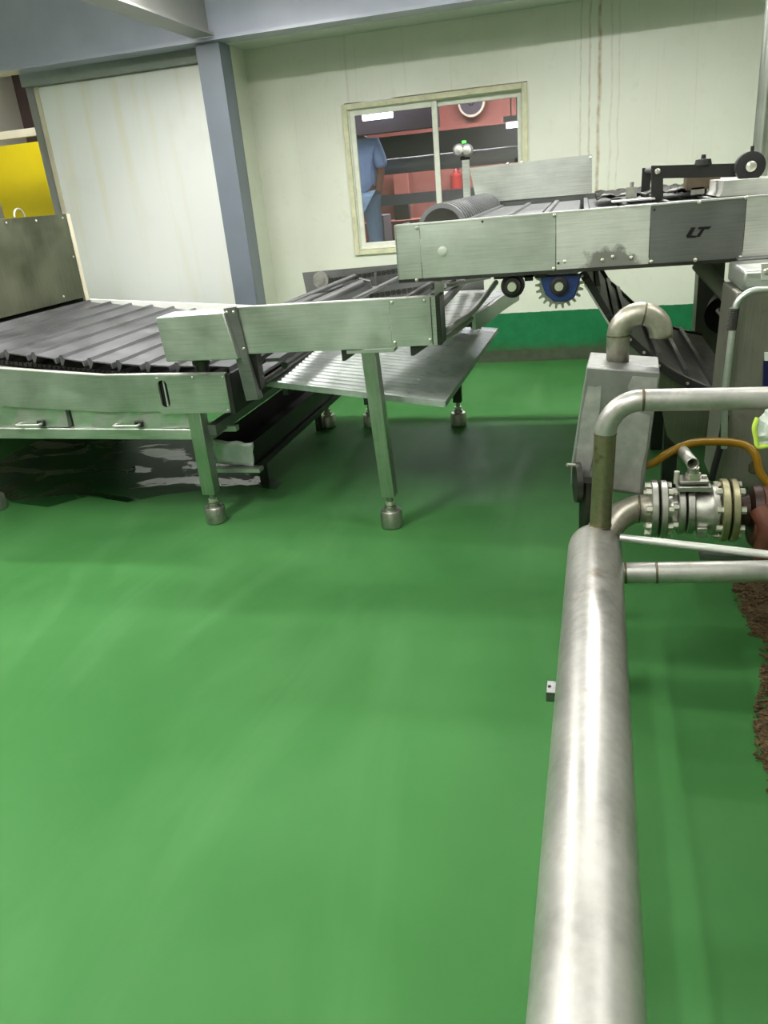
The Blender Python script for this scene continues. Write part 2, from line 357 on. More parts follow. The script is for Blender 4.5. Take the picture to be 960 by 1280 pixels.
# ceiling lamps
k = 0
names = ['above the middle of the left slat conveyor', 'above the raised conveyor with the black lever arm', 'over the open green floor left of the camera', 'over the big floor pipe',
         'behind the camera', 'over the rusty pump', 'at the far left over the conveyor tunnel']
for (x, y, z, ax, e), nm in zip(LAMPS, names):
    t = thing('ceiling_lamp', (x, y, z), 'white twin fluorescent ceiling fixture ' + nm, 'lamp', 'fluorescent ceiling fixtures')
    def bx(m, u0, u1, v0, v1, z0, z1):
        return m.box((x + u0, y + v0, z0), (x + u1, y + v1, z1)) if ax == 'x' else m.box((x + v0, y + u0, z0), (x + v1, y + u1, z1))
    bx(MB(), -.65, .65, -.09, .09, z, z + .05).build('lamp_body', M['white_pl'], t)
    for s_ in (-1, 1):
        q = (x - .5 * s_, y, z + .05) if ax == 'x' else (x, y - .5 * s_, z + .05)
        MB().cyl(q, (q[0], q[1], 3.5), .008, 8).build('hanging_rod', M['dark_steel'], t)

# ================================================================ shared part builders
def screw(parent, p, r=.008, axis=(0, -1, 0), mat='bolt'):
    a = Vector(axis); p = Vector(p)
    return MB().lathe(p, a, [(0, r), (r * .5, r * .9), (r * .8, r * .5)], 10).build('screw', M[mat], parent)
def leg_foot(parent, top, bot, w_=.07, mat='steelz', name='leg'):
    """square leg from top down, with spindle and round cup foot"""
    x, y = bot[0], bot[1]
    lg = MB().bar((top[0], top[1], top[2]), (x, y, .17), w_, w_, (0, 1, 0)).build(name, M[mat], parent, bevel=.004)
    ft = MB().lathe((x, y, 0), (0, 0, 1), [(0, .05), (.006, .056), (.085, .056), (.094, .05), (.096, .032), (.115, .03), (.118, .016), (.175, .015)], 28).build('foot', M['cast'], lg, smooth=True)
    MB().lathe((x, y, .12), (0, 0, 1), [(0, .026), (.016, .026)], 6).build('lock_nut', M['bolt'], ft)
    return lg

# ================================================================ LEFT SLAT CONVEYOR
YL = 3.5
lc = thing('slat_conveyor', (-2.9, 4.4, 0), 'low wide stainless slat conveyor at the left with two dented front drawers', 'conveyor')
def zt(x):   # belt height
    T = [(-4.9, 1.19), (-3.06, .966), (-2.894, .946), (-2.725, .923), (-2.558, .903), (-2.384, .884), (-2.212, .87), (-2.042, .859), (-1.6, .838)]
    for (a, za), (b_, zb) in zip(T, T[1:]):
        if x <= b_: return za + (zb - za) * (x - a) / (b_ - a)
    return T[-1][1]
pz = lambda px, py: (P(px, py, YL).x, P(px, py, YL).z)
# side panel, folded at the kink
for nm, prof in (('side_panel', [(-4.9, 1.07, .86), (-3.03, .895, .685), (-2.42, .838, .642)]), ('side_panel', [(-2.42, .838, .642), (-2.10, .830, .640)])):
    m = MB()
    top = [(x, YL, a) for x, a, b_ in prof]; bot = [(x, YL, b_) for x, a, b_ in prof][::-1]
    m.prism(top + bot, (0, .004, 0)); m.build(nm, M['steel'], lc)
m = MB()
for (xa, za), (xb, zb) in (((-4.9, 1.07), (-3.03, .895)), ((-3.03, .895), (-2.42, .838)), ((-2.42, .838), (-1.727, .825))):
    m.hexa([(xa, YL - .002, za - .004), (xb, YL - .002, zb - .004), (xb, YL + .035, zb - .004), (xa, YL + .035, za - .004), (xa, YL - .002, za + .002), (xb, YL - .002, zb + .002), (xb, YL + .035, zb + .002), (xa, YL + .035, za + .002)])
m.build('top_flange', M['steel_lt'], lc)
sx, sz = P(206, 492, YL).x, P(206, 492, YL).z
slot = [(sx + .026 * math.cos(a) + 0, sz + (.045 if math.sin(a) > 0 else -.045) + .026 * math.sin(a)) for a in [2 * math.pi * (i + .5) / 24 for i in range(24)]]
cp = holed_plate('cover_plate', M['steel'], lc, [(-2.115, .628), (-1.722, .628), (-1.722, .823), (-2.115, .828)], [slot], YL - .006, .004)
MB().bar((sx, YL + .01, sz - .07), (sx, YL + .01, sz + .07), .008, .008).build('slot_bar', M['steel_lt'], cp)
MB().box((sx - .05, YL + .02, sz - .09), (sx + .05, YL + .03, sz + .09)).build('backing_plate', M['rubber'], cp)
for x, z in ((-2.10, .815), (-1.735, .81), (-1.735, .64), (-1.90, .815)): screw(cp, (x, YL - .008, z), .006)
MB().box((-1.722, YL, .62), (-1.70, YL + 1.6, .82)).build('end_plate', M['black'], lc)
# drawers
for (x0, x1, z1, z0, px, py) in ((-3.45, -2.70, .688, .562, 38, 531), (-2.665, -1.965, .655, .545, 160, 532)):
    dr = MB()
    n = 8; yb = YL + .012
    for i in range(n):
        xa, xb = x0 + (x1 - x0) * i / n, x0 + (x1 - x0) * (i + 1) / n; wa = .006 * math.sin(i * 2.1); wb = .006 * math.sin((i + 1) * 2.1)
        dr.hexa([(xa, yb + wa, z0), (xb, yb + wb, z0), (xb, yb + .03, z0), (xa, yb + .03, z0), (xa, yb - wa, z1 - (z1 - z0) * 0 ), (xb, yb - wb, z1), (xb, yb + .03, z1), (xa, yb + .03, z1)])
    dr = dr.build('drawer', M['steel_dk'] if False else M['steel'], lc)
    h = P(px, py, YL - .02); 
    MB().tube(arcpath([h + Vector((-.085, .03, 0)), h + Vector((-.085, -.012, 0)), h + Vector((.06, -.012, 0)), h + Vector((.06, .03, 0))], .012, 4), .007, 10).build('handle', M['steel_lt'], dr)
    MB().box(h + Vector((.03, .015, -.016)), h + Vector((.075, .03, .016))).build('handle_plate', M['dark_steel'], dr, bevel=.003)
MB().hexa([(-4.9, YL, .535), (-1.972, YL, .482), (-1.972, YL + .05, .482), (-4.9, YL + .05, .535), (-4.9, YL, .60), (-1.972, YL, .54), (-1.972, YL + .05, .54), (-4.9, YL + .05, .60)]).build('lower_rail', M['steel'], lc, bevel=.004)
MB().box((-4.9, 5.22, .50), (-1.9, 5.27, .56)).build('lower_rail', M['steel_dk'], lc)
MB().box((-1.90, 3.55, .49), (-1.85, 5.25, .545)).build('cross_rail', M['steel_dk'], lc)
MB().bar((-3.45, 3.55, .50), (-3.1, 5.2, .50), .05, .05).build('cross_rail', M['steel'], lc)
leg_foot(lc, (-1.935, 3.535, .63), (-1.935, 3.535), .075); leg_foot(lc, (-3.47, 3.67, .56), (-3.47, 3.67), .07)
leg_foot(lc, (-1.83, 5.30, .6), (-1.83, 5.30), .08, 'dark_steel'); leg_foot(lc, (-3.6, 5.30, .6), (-3.6, 5.30), .07, 'dark_steel')
MB().prism([(-4.9, 5.26, 1.19), (-3.0, 5.26, .93), (-1.70, 5.26, .86), (-1.70, 5.26, .62), (-4.9, 5.26, .75)], (0, .006, 0)).build('rear_panel', M['steel_dk'], lc)
# slats: folded trays across the belt
xs = [-3.062 + .1685 * i for i in range(-9, 8)]
for x in xs:
    x0, x1 = x + .006, x + .152; z0, z1 = zt(x0), zt(x1)
    m = MB(); prof = [(x0, z0 - .045), (x0, z0 + .012), (x0 + .018, z0 + .012), (x0 + .024, z0 - .004), (x1 - .01, z1 - .006), (x1 - .002, z1 - .035), (x1 - .01, z1 - .035), (x1 - .016, z1 - .012), (x0 + .03, z0 - .012), (x0 + .012, z0 - .045)]
    m.prism([(a, 3.60, b_) for a, b_ in prof], (0, 1.60, 0)); m.build('slat', M['slat'], lc)
MB().hexa([(-3.56, 5.205, zt(-3.56) - .03), (-1.75, 5.205, zt(-1.75) - .03), (-1.75, 5.235, zt(-1.75) - .03), (-3.56, 5.235, zt(-3.56) - .03), (-3.56, 5.205, zt(-3.56) + .015), (-1.75, 5.205, zt(-1.75) + .035), (-1.75, 5.235, zt(-1.75) + .035), (-3.56, 5.235, zt(-3.56) + .015)]).build('far_guide', M['white_pl'], lc)
m = MB()
for i in range(96):
    x = -4.5 + i * .029; z = zt(x) - .055
    m.box((x, 3.575, z - .010), (x + .022, 3.59, z + .010))
m.build('drive_chain', M['dark_steel'], lc)
m = MB(); m.prism([(-4.6, 3.56, zt(-4.6) - .075), (-2.4, 3.56, zt(-2.4) - .075), (-1.75, 3.56, .76), (-1.75, 3.56, .70), (-4.6, 3.56, 1.02)], (0, .03, 0)); m.build('chain_track', M['steel_lt'], lc)
MB().box((-4.6, 3.62, .70), (-1.74, 5.2, .715)).build('return_pan', M['dark_steel'], lc)

# ---------------------------------------------------------------- tunnel hood
hx = -3.58
hd = thing('tunnel_hood', (-4.3, 4.4, 0), 'olive stainless tunnel hood standing over the left end of the slat conveyor', 'hood')
MB().box((hx - .004, 3.3, 1.06), (hx, 5.20, 1.64)).build('front_plate', M['hood'], hd, bevel=.002)
MB().box((-4.9, 3.3, 1.615), (hx - .004, 5.2, 1.64)).build('top_plate', M['hood'], hd)
MB().box((-4.9, 5.18, .0), (hx - .004, 5.2, 1.61)).build('rear_plate', M['hood'], hd)
MB().box((-4.9, 3.3, 1.06), (hx - .004, 3.32, 1.61)).build('side_plate', M['hood'], hd)
MB().box((hx - .06, 5.205, .0), (hx, 5.245, 1.64)).build('corner_post', M['cream'], hd)
MB().box((hx - .06, 3.26, .0), (hx, 3.30, 1.64)).build('corner_post', M['cream'], hd)
for y, z in ((4.55, 1.615), (4.85, 1.612), (5.15, 1.615), (5.17, 1.35), (4.95, 1.10)): screw(hd, (hx, y, z), .008, (1, 0, 0))
wr = MB(); wr.tube([Vector((hx - .02, 4.72 + .05 * math.cos(a), 1.645 + .05 * math.sin(a))) for a in [math.pi * i / 12 for i in range(13)]], .006, 8); wr.build('lifting_ring', M['steel_lt'], hd)
# yellow board behind
yb = thing('notice_board', (-5.6, 8.0, 0), 'plain bright yellow board standing in the opening left of the white door', 'board')
c0 = P(78, 268, 8.0)
MB().box((-6.3, 8.0, 0.75), (-4.9, 8.03, P(30, 179, 8.0).z)).build('board_face', M['yellow'], yb)
for x in (-6.1, -5.1): MB().box((x, 8.032, 0), (x + .05, 8.08, 2.0)).build('leg', M['dark_steel'], yb)

# ================================================================ MIDDLE TRANSFER CONVEYOR
YM = 3.47
mc = thing('transfer_conveyor', (-1.1, 4.3, 0), 'short transfer conveyor on square legs in the middle, with open rods behind its side cover', 'conveyor')
MB().box((-1.60, YM, .925), (-.845, YM + .004, 1.143)).build('side_panel', M['steel'], mc, bevel=.001)
MB().box((-.843, YM - .004, .930), (-.632, YM, 1.147)).build('side_panel', M['steel'], mc, bevel=.001)
MB().box((-1.60, YM, 1.141), (-.63, YM + .05, 1.147)).build('top_flange', M['steel_lt'], mc)
MB().box((-.632, YM - .004, .930), (-.612, YM + .12, 1.147)).build('end_cap', M['dark_steel'], mc, bevel=.002)
for x, z in ((-.83, 1.13), (-.83, .95), (-.68, 1.13), (-.665, .955)): screw(mc, (x, YM - .004, z), .008)
MB().box((-.655, YM - .008, .935), (-.652, YM - .003, 1.145)).build('seam', M['dark_steel'], mc)
# hanging bracket angle between drive cover and panel
br = MB(); br.bar((-1.618, YM - .012, 1.15), (-1.575, YM - .012, .70), .065, .012, (0, 1, 0)); br.bar((-1.58, YM + .01, .92), (-1.545, YM + .02, .70), .008, .05, (0, 1, 0))
br = br.build('hanger_bracket', M['steel_dk'], mc)
for x, z in ((-1.635, 1.13), (-1.60, 1.13), (-1.578, .955)): screw(br, (x, YM - .018, z), .007)
gb = MB().hexa([(-1.985, 3.42, .912), (-1.60, 3.42, .91), (-1.60, 3.60, .91), (-1.985, 3.60, .912), (-1.997, 3.42, 1.128), (-1.64, 3.42, 1.135), (-1.64, 3.60, 1.135), (-1.997, 3.60, 1.128)]).build('gearbox_cover', M['steel'], mc, bevel=.005)
MB().lathe(P(252, 455, 3.5), (0, 0, 1), [(-.03, .035), (.0, .035), (.0, .045), (.02, .045), (.02, .035), (.07, .035)], 18).build('bearing_boss', M['dark_steel'], mc)
leg_foot(mc, (-.968, 3.515, .915), (-.935, 3.515), .07)
MB().box((-1.07, YM + .005, .905), (-.84, YM + .08, .92)).build('mounting_plate', M['steel'], mc)
for px, py in ((437, 437), (524, 430)):
    a = P(px, py, YM); MB().prism([a + Vector((-.045, .01, 0)), a + Vector((.06, .01, 0)), a + Vector((-.03, .01, -.055)), a + Vector((-.045, .01, -.055))], (0, .05, 0)).build('gusset', M['dark_steel'], mc)
leg_foot(mc, (-.845, 5.29, .90), (-.845, 5.29), .06, 'dark_steel')
leg_foot(mc, (-1.50, 5.29, .90), (-1.50, 5.29), .06, 'dark_steel')
bp = MB(); a, b_, = P(378, 343, 5.2), P(500, 329, 5.2)
bp.prism([(a.x, 5.2, 1.128), (-.62, 5.2, 1.15), (-.62, 5.2, .92), (a.x + .02, 5.2, .92)], (0, .006, 0)); bp.build('rear_panel', M['steel_dk'], mc)
MB().lathe((-1.72, 5.19, 1.075), (0, -1, 0), [(0, .055), (.03, .055), (.03, .03), (.04, .03)], 24).build('sprocket_hub', M['cast'], mc)
def chain(pa, pb, par, hgt=.022):
    m = MB(); pa, pb = Vector(pa), Vector(pb); L = (pb - pa).length; n = int(L / .032); d = (pb - pa) / n
    for i in range(n):
        q = pa + d * i; m.bar(q, q + d * .72, .018, hgt)
    m.bar(pa, pb, .008, .008); return m.build('drive_chain', M['dark_steel'], par)
chain(P(412, 351, 5.12), P(520, 335, 5.12), mc, .03); chain(P(462, 370, 4.6), P(545, 358, 4.6), mc, .028)
rods = [((345, 386), (443, 345), .014, 'steel_dk'), ((365, 384), (426, 358), .019, 'steel_dk'), ((392, 382), (452, 354), .024, 'steel_dk'), ((440, 376), (500, 346), .012, 'steel_dk'),
        ((505, 376), (548, 350), .02, 'dark_steel'), ((525, 380), (567, 350), .016, 'dark_steel')]
for (a, b_, r, mt) in rods: MB().cyl(P(*a, 3.58), P(*b_, 5.0), r, 14).build('cross_rod', M[mt], mc)
MB().bar(P(548, 384, 3.62), P(584, 347, 5.0), .03, .03).build('cross_bar', M['dark_steel'], mc)
MB().bar(P(549, 352, 3.7), P(549, 372, 3.7), .045, .008, (0, 1, 0)).build('stop_plate', M['steel'], mc)
h = P(455, 352, 5.0); MB().tube(arcpath([h + Vector((-.03, 0, .02)), h + Vector((.04, 0, .0)), h + Vector((.05, 0, -.04)), h + Vector((.08, 0, -.04)), h + Vector((.08, 0, .05))], .01, 4), .009, 8).build('hook', M['steel_dk'], mc)
# lower rods seen under the panel
for i, (xa, z) in enumerate(((-1.63, .80), (-1.50, .83))):
    z = .78 + i * .085
    MB().bar((xa, 3.6, z), (xa - .02, 5.15, z), .075, .018).build('lower_slat', M['slat'], mc)
    MB().cyl((xa + .06, 3.6, z - .03), (xa + .05, 5.15, z - .03), .018, 12).build('lower_rod', M['dark_steel'], mc)
MB().bar((-1.64, 3.62, .745), (-1.60, 5.15, .745), .05, .05).build('cross_bar', M['dark_steel'], mc)
MB().box((-1.62, 5.12, .72), (-.65, 5.17, .92)).build('rear_rail', M['dark_steel'], mc)
MB().box((-1.60, 3.50, .74), (-1.54, 3.56, .925)).build('frame_post', M['dark_steel'], mc)

# white curved belt conveyor running away to the wall
bc = thing('belt_conveyor', (-.75, 4.7, 0), 'narrow white plastic belt conveyor with bent guard rods behind the middle transfer conveyor', 'conveyor')
ctrR = spline([PZ(549, 413, .95), PZ(575, 400, .95), PZ(600, 387, .95), PZ(618, 374, .95), PZ(640, 361, .95)], 6)
m = MB(); Wd = .50; prev = None
for i, p in enumerate(ctrR):
    t = (ctrR[min(i + 1, len(ctrR) - 1)] - ctrR[max(i - 1, 0)]).normalized(); s_ = Vector((-t.y, t.x, 0))
    q = [m.bm.verts.new(v) for v in (p, p + s_ * Wd, p + s_ * Wd - Vector((0, 0, .03)), p - Vector((0, 0, .03)))]
    if prev:
        for k in range(4): m.face([prev[k], prev[(k + 1) % 4], q[(k + 1) % 4], q[k]])
    else: m.face(q)
    prev = q
m.face(prev[::-1])
def mk_mod():
    k = NT('white_modular_belt'); o = k.xyz(); st = k.math('FRACT', k.math('MULTIPLY', o[1], 9.0)); sx_ = k.math('FRACT', k.math('ADD', k.math('MULTIPLY', o[0], 7.0), k.math('MULTIPLY', k.math('FLOOR', k.math('MULTIPLY', o[1], 9.0)), .37)))
    t = k.math('MULTIPLY', k.math('LESS_THAN', st, .10), k.math('LESS_THAN', sx_, .6)); k.l(k.mix(t, lin((226, 230, 224)), lin((90, 92, 88))), k.b.inputs['Base Color']); k.b.inputs['Roughness'].default_value = .5; return k.m
belt = m.build('belt', mk_mod(), bc)
off = Vector((.035, 0, 0))
m = MB()
for a, b_ in zip(ctrR[8:], ctrR[9:]):
    m.bar(a + off + Vector((0, 0, -.03)), b_ + off + Vector((0, 0, -.03)), .02, .085)
m.build('side_frame', M['steel'], bc)
MB().tube(spline([P(548, 417, 3.62), P(566, 408, 3.75), P(588, 392, 3.95), P(604, 374, 4.2), P(620, 353, 4.5)], 6), .015, 10).build('guard_rod', M['white_pl'], bc)
MB().tube(spline([P(552, 425, 3.60), P(570, 414, 3.75), P(590, 398, 3.95)], 6), .012, 10).build('guard_rod', M['steel_lt'], bc)
MB().tube(spline([P(556, 357, 4.2), P(585, 352, 4.5), P(612, 346, 4.8)], 5), .012, 8).build('guard_rod', M['steel'], bc)
a = P(595, 398, 5.27); MB().box((a.x - .035, 5.24, .655), (a.x - .008, 5.27, .93)).build('leg', M['steel_dk'], bc)
MB().box((a.x + .008, 5.24, .655), (a.x + .035, 5.27, .93)).build('leg', M['steel_dk'], bc)

# drip tray
dt = thing('drip_tray', (-1.1, 4.4, .6), 'broad grey ribbed drip tray sloping under the middle transfer conveyor', 'tray')
FL, FR, BR_, BL = P(323, 476, 3.75), P(556, 503, 3.6), P(622, 411, 5.3), Vector((-1.62, 5.3, .78))
m = MB(); NX, NY = 60, 40
def tp(u, v):
    p = (FL * (1 - u) + FR * u) * (1 - v) + (BL * (1 - u) + BR_ * u) * v
    amp = .004 if u < .8 else 0
    return p + Vector((0, 0, amp * math.sin(v * 2 * math.pi * 26)))
m = MB(); g = [[m.bm.verts.new(tp(i / NX, j / 160)) for j in range(161)] for i in range(NX // 4 + 1) for _ in (0,)] if False else None
us = [0, .1, .25, .5, .79, .81, 1]
g = [[m.bm.verts.new(tp(u, j / 208)) for j in range(209)] for u in us]
for i in range(len(us) - 1):
    for j in range(208): m.face([g[i][j], g[i + 1][j], g[i + 1][j + 1], g[i][j + 1]])
o = m.build('tray_sheet', M['galv'], dt, autos=False); md = o.modifiers.new('thickness', 'SOLIDIFY'); md.thickness = .004
e = Vector((0, 0, .010))
for a, b_ in ((FL, FR), (BR_, BL), (FR, BR_)): MB().bar(a - e, b_ - e, .006, .03).build('rim', M['galv'], dt)
for (a, b_) in ((.15, .9), (.6, .9)): 
    p0 = FL * (1 - a) + FR * a; p1 = BL * (1 - a) + BR_ * a; MB().bar(p0 - Vector((0, 0, .04)), p1 - Vector((0, 0, .04)), .03, .04).build('support_bar', M['dark_steel'], dt)


# drain trough
tr = thing('drain_trough', (-1.8, 4.4, .15), 'open dark sheet metal trough with a crumpled bright end, lying low beneath the transfer conveyor', 'trough')
q0 = [Vector((-1.985, 3.75, .405)), Vector((-1.745, 3.75, .385)), Vector((-1.755, 3.75, .25)), Vector((-1.99, 3.75, .265))]
dv = Vector((.05, 1.75, .03)); q1 = [v + dv for v in q0]
m = MB(); th = .006
m.hexa([q0[0], q0[3], q1[3], q1[0], q0[0] + Vector((th, 0, 0)), q0[3] + Vector((th, 0, 0)), q1[3] + Vector((th, 0, 0)), q1[0] + Vector((th, 0, 0))])
m.hexa([q0[1], q0[2], q1[2], q1[1], q0[1] - Vector((th, 0, 0)), q0[2] - Vector((th, 0, 0)), q1[2] - Vector((th, 0, 0)), q1[1] - Vector((th, 0, 0))])
m.hexa([q0[3], q0[2], q1[2], q1[3]] + [v + Vector((0, 0, th)) for v in (q0[3], q0[2], q1[2], q1[3])])
m.build('channel', M['dark_steel'], tr)
m = MB(); n = 10; A_, B_, C_, D_ = q0
gr = [[m.bm.verts.new((A_ * (1 - i / n) + B_ * (i / n)) * (1 - j / 5) + (D_ * (1 - i / n) + C_ * (i / n)) * (j / 5) + Vector((.004 * math.sin(j * 2.2), -.006 - .006 * math.sin(i * 1.7 + j), .004 * math.sin(i * 1.3)))) for j in range(6)] for i in range(n + 1)]
for i in range(n):
    for j in range(5): m.face([gr[i][j], gr[i + 1][j], gr[i + 1][j + 1], gr[i][j + 1]])
o = m.build('end_plate', M['galv'], tr, smooth=True); md = o.modifiers.new('thickness', 'SOLIDIFY'); md.thickness = .004
MB().box((-1.99, 3.70, .225), (-1.71, 3.76, .245)).build('support_bar', M['steel'], tr)
MB().bar((-1.74, 3.74, .24), (-1.69, 5.5, .27), .02, .03).build('edge_bar', M['dark_steel'], tr)
for y in (4.1, 5.2): MB().box((-1.90, y, 0), (-1.86, y + .04, .262)).build('support_leg', M['dark_steel'], tr)
MB().box((-1.97, 3.68, .47), (-1.80, 3.72, .50)).build('hanger_strip', M['steel'], tr)

# ================================================================ RAISED CONVEYOR
YR = 3.4
rc = thing('raised_conveyor', (.4, 4.3, 0), 'raised long stainless slat conveyor with screwed side covers and a black two letter mark', 'conveyor')
ZB, ZT = 1.232, 1.455
segs = [(-.775, -.67, 'steel'), (-.668, -.106, 'steel'), (-.104, .259, 'steel_smudge'), (.261, .607, 'steel_dk'), (.609, 1.25, 'steel_lt'), (1.252, 2.2, 'steel')]
for x0, x1, mt in segs: MB().box((x0, YR, ZB), (x1, YR + .005, ZT)).build('side_cover', M[mt], rc, bevel=.001)
MB().box((-.775, YR - .003, ZT - .002), (2.2, YR + .04, ZT + .004)).build('top_flange', M['steel_lt'], rc)
MB().box((-.775, YR - .002, ZB - .012), (2.2, YR + .05, ZB + .002)).build('bottom_flange', M['dark_steel'], rc)
MB().box((-.778, YR, ZB), (-.772, YR + .3, ZT)).build('end_cover', M['steel'], rc)
for px, py in ((521, 285), (603, 277), (693, 269), (521, 350), (601, 345), (692, 336), (818, 262), (874, 253), (933, 247), (814, 327), (869, 325), (925, 322), (698, 329), (706, 327), (753, 325), (766, 321), (789, 322)):
    screw(rc, P(px, py, YR - .001), .008 if px not in (603, 601, 698, 818) else .005, mat='bolt' if px not in (603, 601, 698, 818) else 'black')
p = P(553, 314, YR); MB().lathe(p, (0, -1, 0), [(0, .02), (.003, .02), (.004, .015)], 20).build('blank_plug', M['steel_lt'], rc)
# mark on the side cover
def zp(u, v): return P(680 + u * .29167, 160 + v * .29167, YR)
lg = MB()
for poly in ([(632, 426), (650, 426), (630, 460), (657, 462), (650, 470), (612, 471), (609, 462)], [(664, 424), (718, 421), (706, 433), (688, 434), (668, 466), (650, 467), (674, 434), (658, 434)]):
    lg.prism([zp(u, v) + Vector((0, -.0005, 0)) for u, v in poly], (0, -.002, 0))
lg.build('letter_mark', M['ink'], rc)
# slats across
for i in range(17):
    x = -.49 + i * .165
    m = MB(); m.prism([(x, 3.46, ZT - .03), (x, 3.46, ZT + .0), (x + .02, 3.46, ZT + .0), (x + .026, 3.46, ZT - .01), (x + .145, 3.46, ZT - .01), (x + .15, 3.46, ZT - .03)], (0, 1.62, 0)); m.build('slat', M['slat'], rc)
MB().box((-.70, 3.45, ZB + .02), (2.2, 5.1, ZB + .03)).build('return_pan', M['dark_steel'], rc)
# ribbed drum at the tail end
dm = MB().cyl((-.585, 3.46, ZT - .03), (-.585, 5.10, ZT - .03), .084, 28).build('tail_drum', M['dark_steel'], rc)
m = MB()
for i in range(22): m.lathe((-.585, 3.47 + i * .0745, ZT - .03), (0, 1, 0), [(0, .083), (.002, .104), (.038, .104), (.040, .083)], 28)
m.build('drum_rib', M['slat'], dm)['kind'] = 'stuff'
# rear side and splash plate
MB().box((-.775, 5.14, ZB), (2.2, 5.15, ZT + .02)).build('rear_panel', M['steel_dk'], rc)
s0, s1, s2, s3 = P(587, 210, 5.12), P(740, 193, 5.12), P(740, 241, 5.12), P(596, 254, 5.12)
o = MB().prism([s0, s1, s2, s3], (0, .006, 0)).build('splash_plate', M['steel'], rc)
for px, py in ((634, 205), (652, 203), (618, 248), (738, 197)): screw(o, P(px, py, 5.115), .008)
# lifted black lever with roller
a0 = [P(814, 207, 3.7), P(926, 204, 3.7), P(926, 221, 3.7), P(829, 223, 3.7), P(829, 250, 3.7), P(814, 250, 3.7)]
la = MB().prism(a0, (0, .012, 0)).build('lever_arm', M['black'], rc, bevel=.002)
screw(la, P(822, 214, 3.695), .012)
a1 = [P(803, 210, 4.0), P(815, 210, 4.0), P(815, 214, 4.0), P(811, 246, 4.0), P(801, 246, 4.0)]
MB().prism(a1, (0, .012, 0)).build('lever_arm', M['black'], rc)
MB().cyl(P(809, 213, 3.99), P(818, 212, 3.72), .012).build('lever_shaft', M['steel_dk'], rc)
r0 = P(937, 208, 3.66)
rl = MB().lathe(r0 + Vector((0, -.03, 0)), (0, 1, 0), [(0, .045), (.005, .056), (.05, .056), (.055, .045)], 28).build('roller', M['rubber'], rc)
MB().lathe(r0 + Vector((0, -.042, 0)), (0, 1, 0), [(0, .012), (.004, .02), (.03, .022)], 18).build('roller_hub', M['bolt'], rl)
MB().cyl(r0 + Vector((.008, .02, .05)), r0 + Vector((.008, .02, .075)), .007, 10).build('grease_nipple', M['black'], rl)
p = P(879, 203, 3.72); MB().lathe(p, (0, 0, 1), [(-.01, .035), (.012, .03), (.014, .01), (.03, .008)], 12).build('pivot_knob', M['black'], rc)
for (x0, y0, x1, y1, mt) in ((858, 221, 899, 235, 'weld'), (863, 234, 880, 243, 'cast'), (883, 233, 900, 245, 'cast')):
    A_, B_ = P(x0, y0, 3.9), P(x1, y1, 3.9); MB().box((A_.x, 3.88, B_.z), (B_.x, 4.0, A_.z)).build('clamp_block', M[mt], rc, bevel=.003)
A_, B_ = P(904, 226, 3.5), P(1010, 243, 3.5)
MB().prism([P(905, 226, 3.5), P(1060, 215, 3.5), P(1060, 236, 3.5), P(899, 246, 3.5), P(903, 240, 3.5)], (0, .5, 0)).build('raised_cover', M['steel_lt'], rc)
A_ = P(790, 240, 3.8); ss = MB(); ss.box(A_ + Vector((-.025, 0, -.035)), A_ + Vector((.02, .04, .02))); ss.lathe(A_ + Vector((0, .02, .02)), (0, 0, 1), [(0, .008), (.02, .008)], 8); ss.build('sensor_block', M['cast'], rc)
MB().box(P(765, 252, 3.62), P(816, 248, 3.75)).build('sensor_plate', M['steel_lt'], rc)
# crumpled loose sheets over the slats
for (u, v, L) in ((745, 243, .42), (835, 240, .22)):
    m = MB(); p0 = P(u, v, 4.2); p0.z = ZT + .004; n = 14
    g = [[m.bm.verts.new(p0 + Vector((L * i / n, .7 * j / n - .3, .02 * abs(math.sin(i * .9 + j * .5)) + .008 * math.sin(j * 1.9) + .012))) for j in range(n + 1)] for i in range(n + 1)]
    for i in range(n):
        for j in range(n): m.face([g[i][j], g[i + 1][j], g[i + 1][j + 1], g[i][j + 1]])
    o = m.build('scraper_sheet', M['dark_steel'], rc, smooth=True); md = o.modifiers.new('thickness', 'SOLIDIFY'); md.thickness = .003
# bearings under it
bb = P(641, 357, 3.44)
o = MB().lathe(bb + Vector((0, .02, 0)), (0, -1, 0), [(0, .05), (.03, .05), (.032, .04), (.045, .035)], 24).build('flange_bearing', M['black'], rc)
MB().cyl(bb + Vector((0, -.05, 0)), bb + Vector((0, .9, 0)), .019, 16).build('shaft', M['bolt'], o)
m = MB(); m.box(bb + Vector((-.08, .0, .03)), bb + Vector((.09, .03, .055))); m.box(bb + Vector((.05, 0, .015)), bb + Vector((.085, .03, .04))); m.build('bearing_bracket', M['black'], rc)
bb = P(699, 357, 3.44)
m = MB(); T = 22; pr_ = []
for i in range(T):
    for f, r in ((-.28, .085), (-.14, .103), (.14, .103), (.28, .085)):
        a = 2 * math.pi * (i + f) / T; pr_.append(bb + Vector((r * math.cos(a), .05, r * math.sin(a))))
sp = MB().prism(pr_, (0, .008, 0)).build('sprocket', M['cast'], rc)
m = MB(); u = lambda px, py: P(px, py, 3.43)
m.prism([u(676, 346), u(727, 343), u(724, 352), u(718, 372), u(708, 377), u(692, 377), u(682, 368), u(677, 355)], (0, .035, 0)); o = m.build('bearing_housing', M['blue'], rc, bevel=.004)
MB().lathe(bb + Vector((0, -.005, 0)), (0, -1, 0), [(0, .038), (.02, .038), (.022, .030), (.024, .030)], 24).build('bearing_ring', M['black'], o)
MB().cyl(bb + Vector((0, -.04, 0)), bb + Vector((0, 1.5, 0)), .018, 16).build('shaft', M['bolt'], o)
m = MB(); m.box(u(668, 348), u(682, 343) + Vector((0, .03, 0))); m.build('bearing_bracket', M['black'], rc)
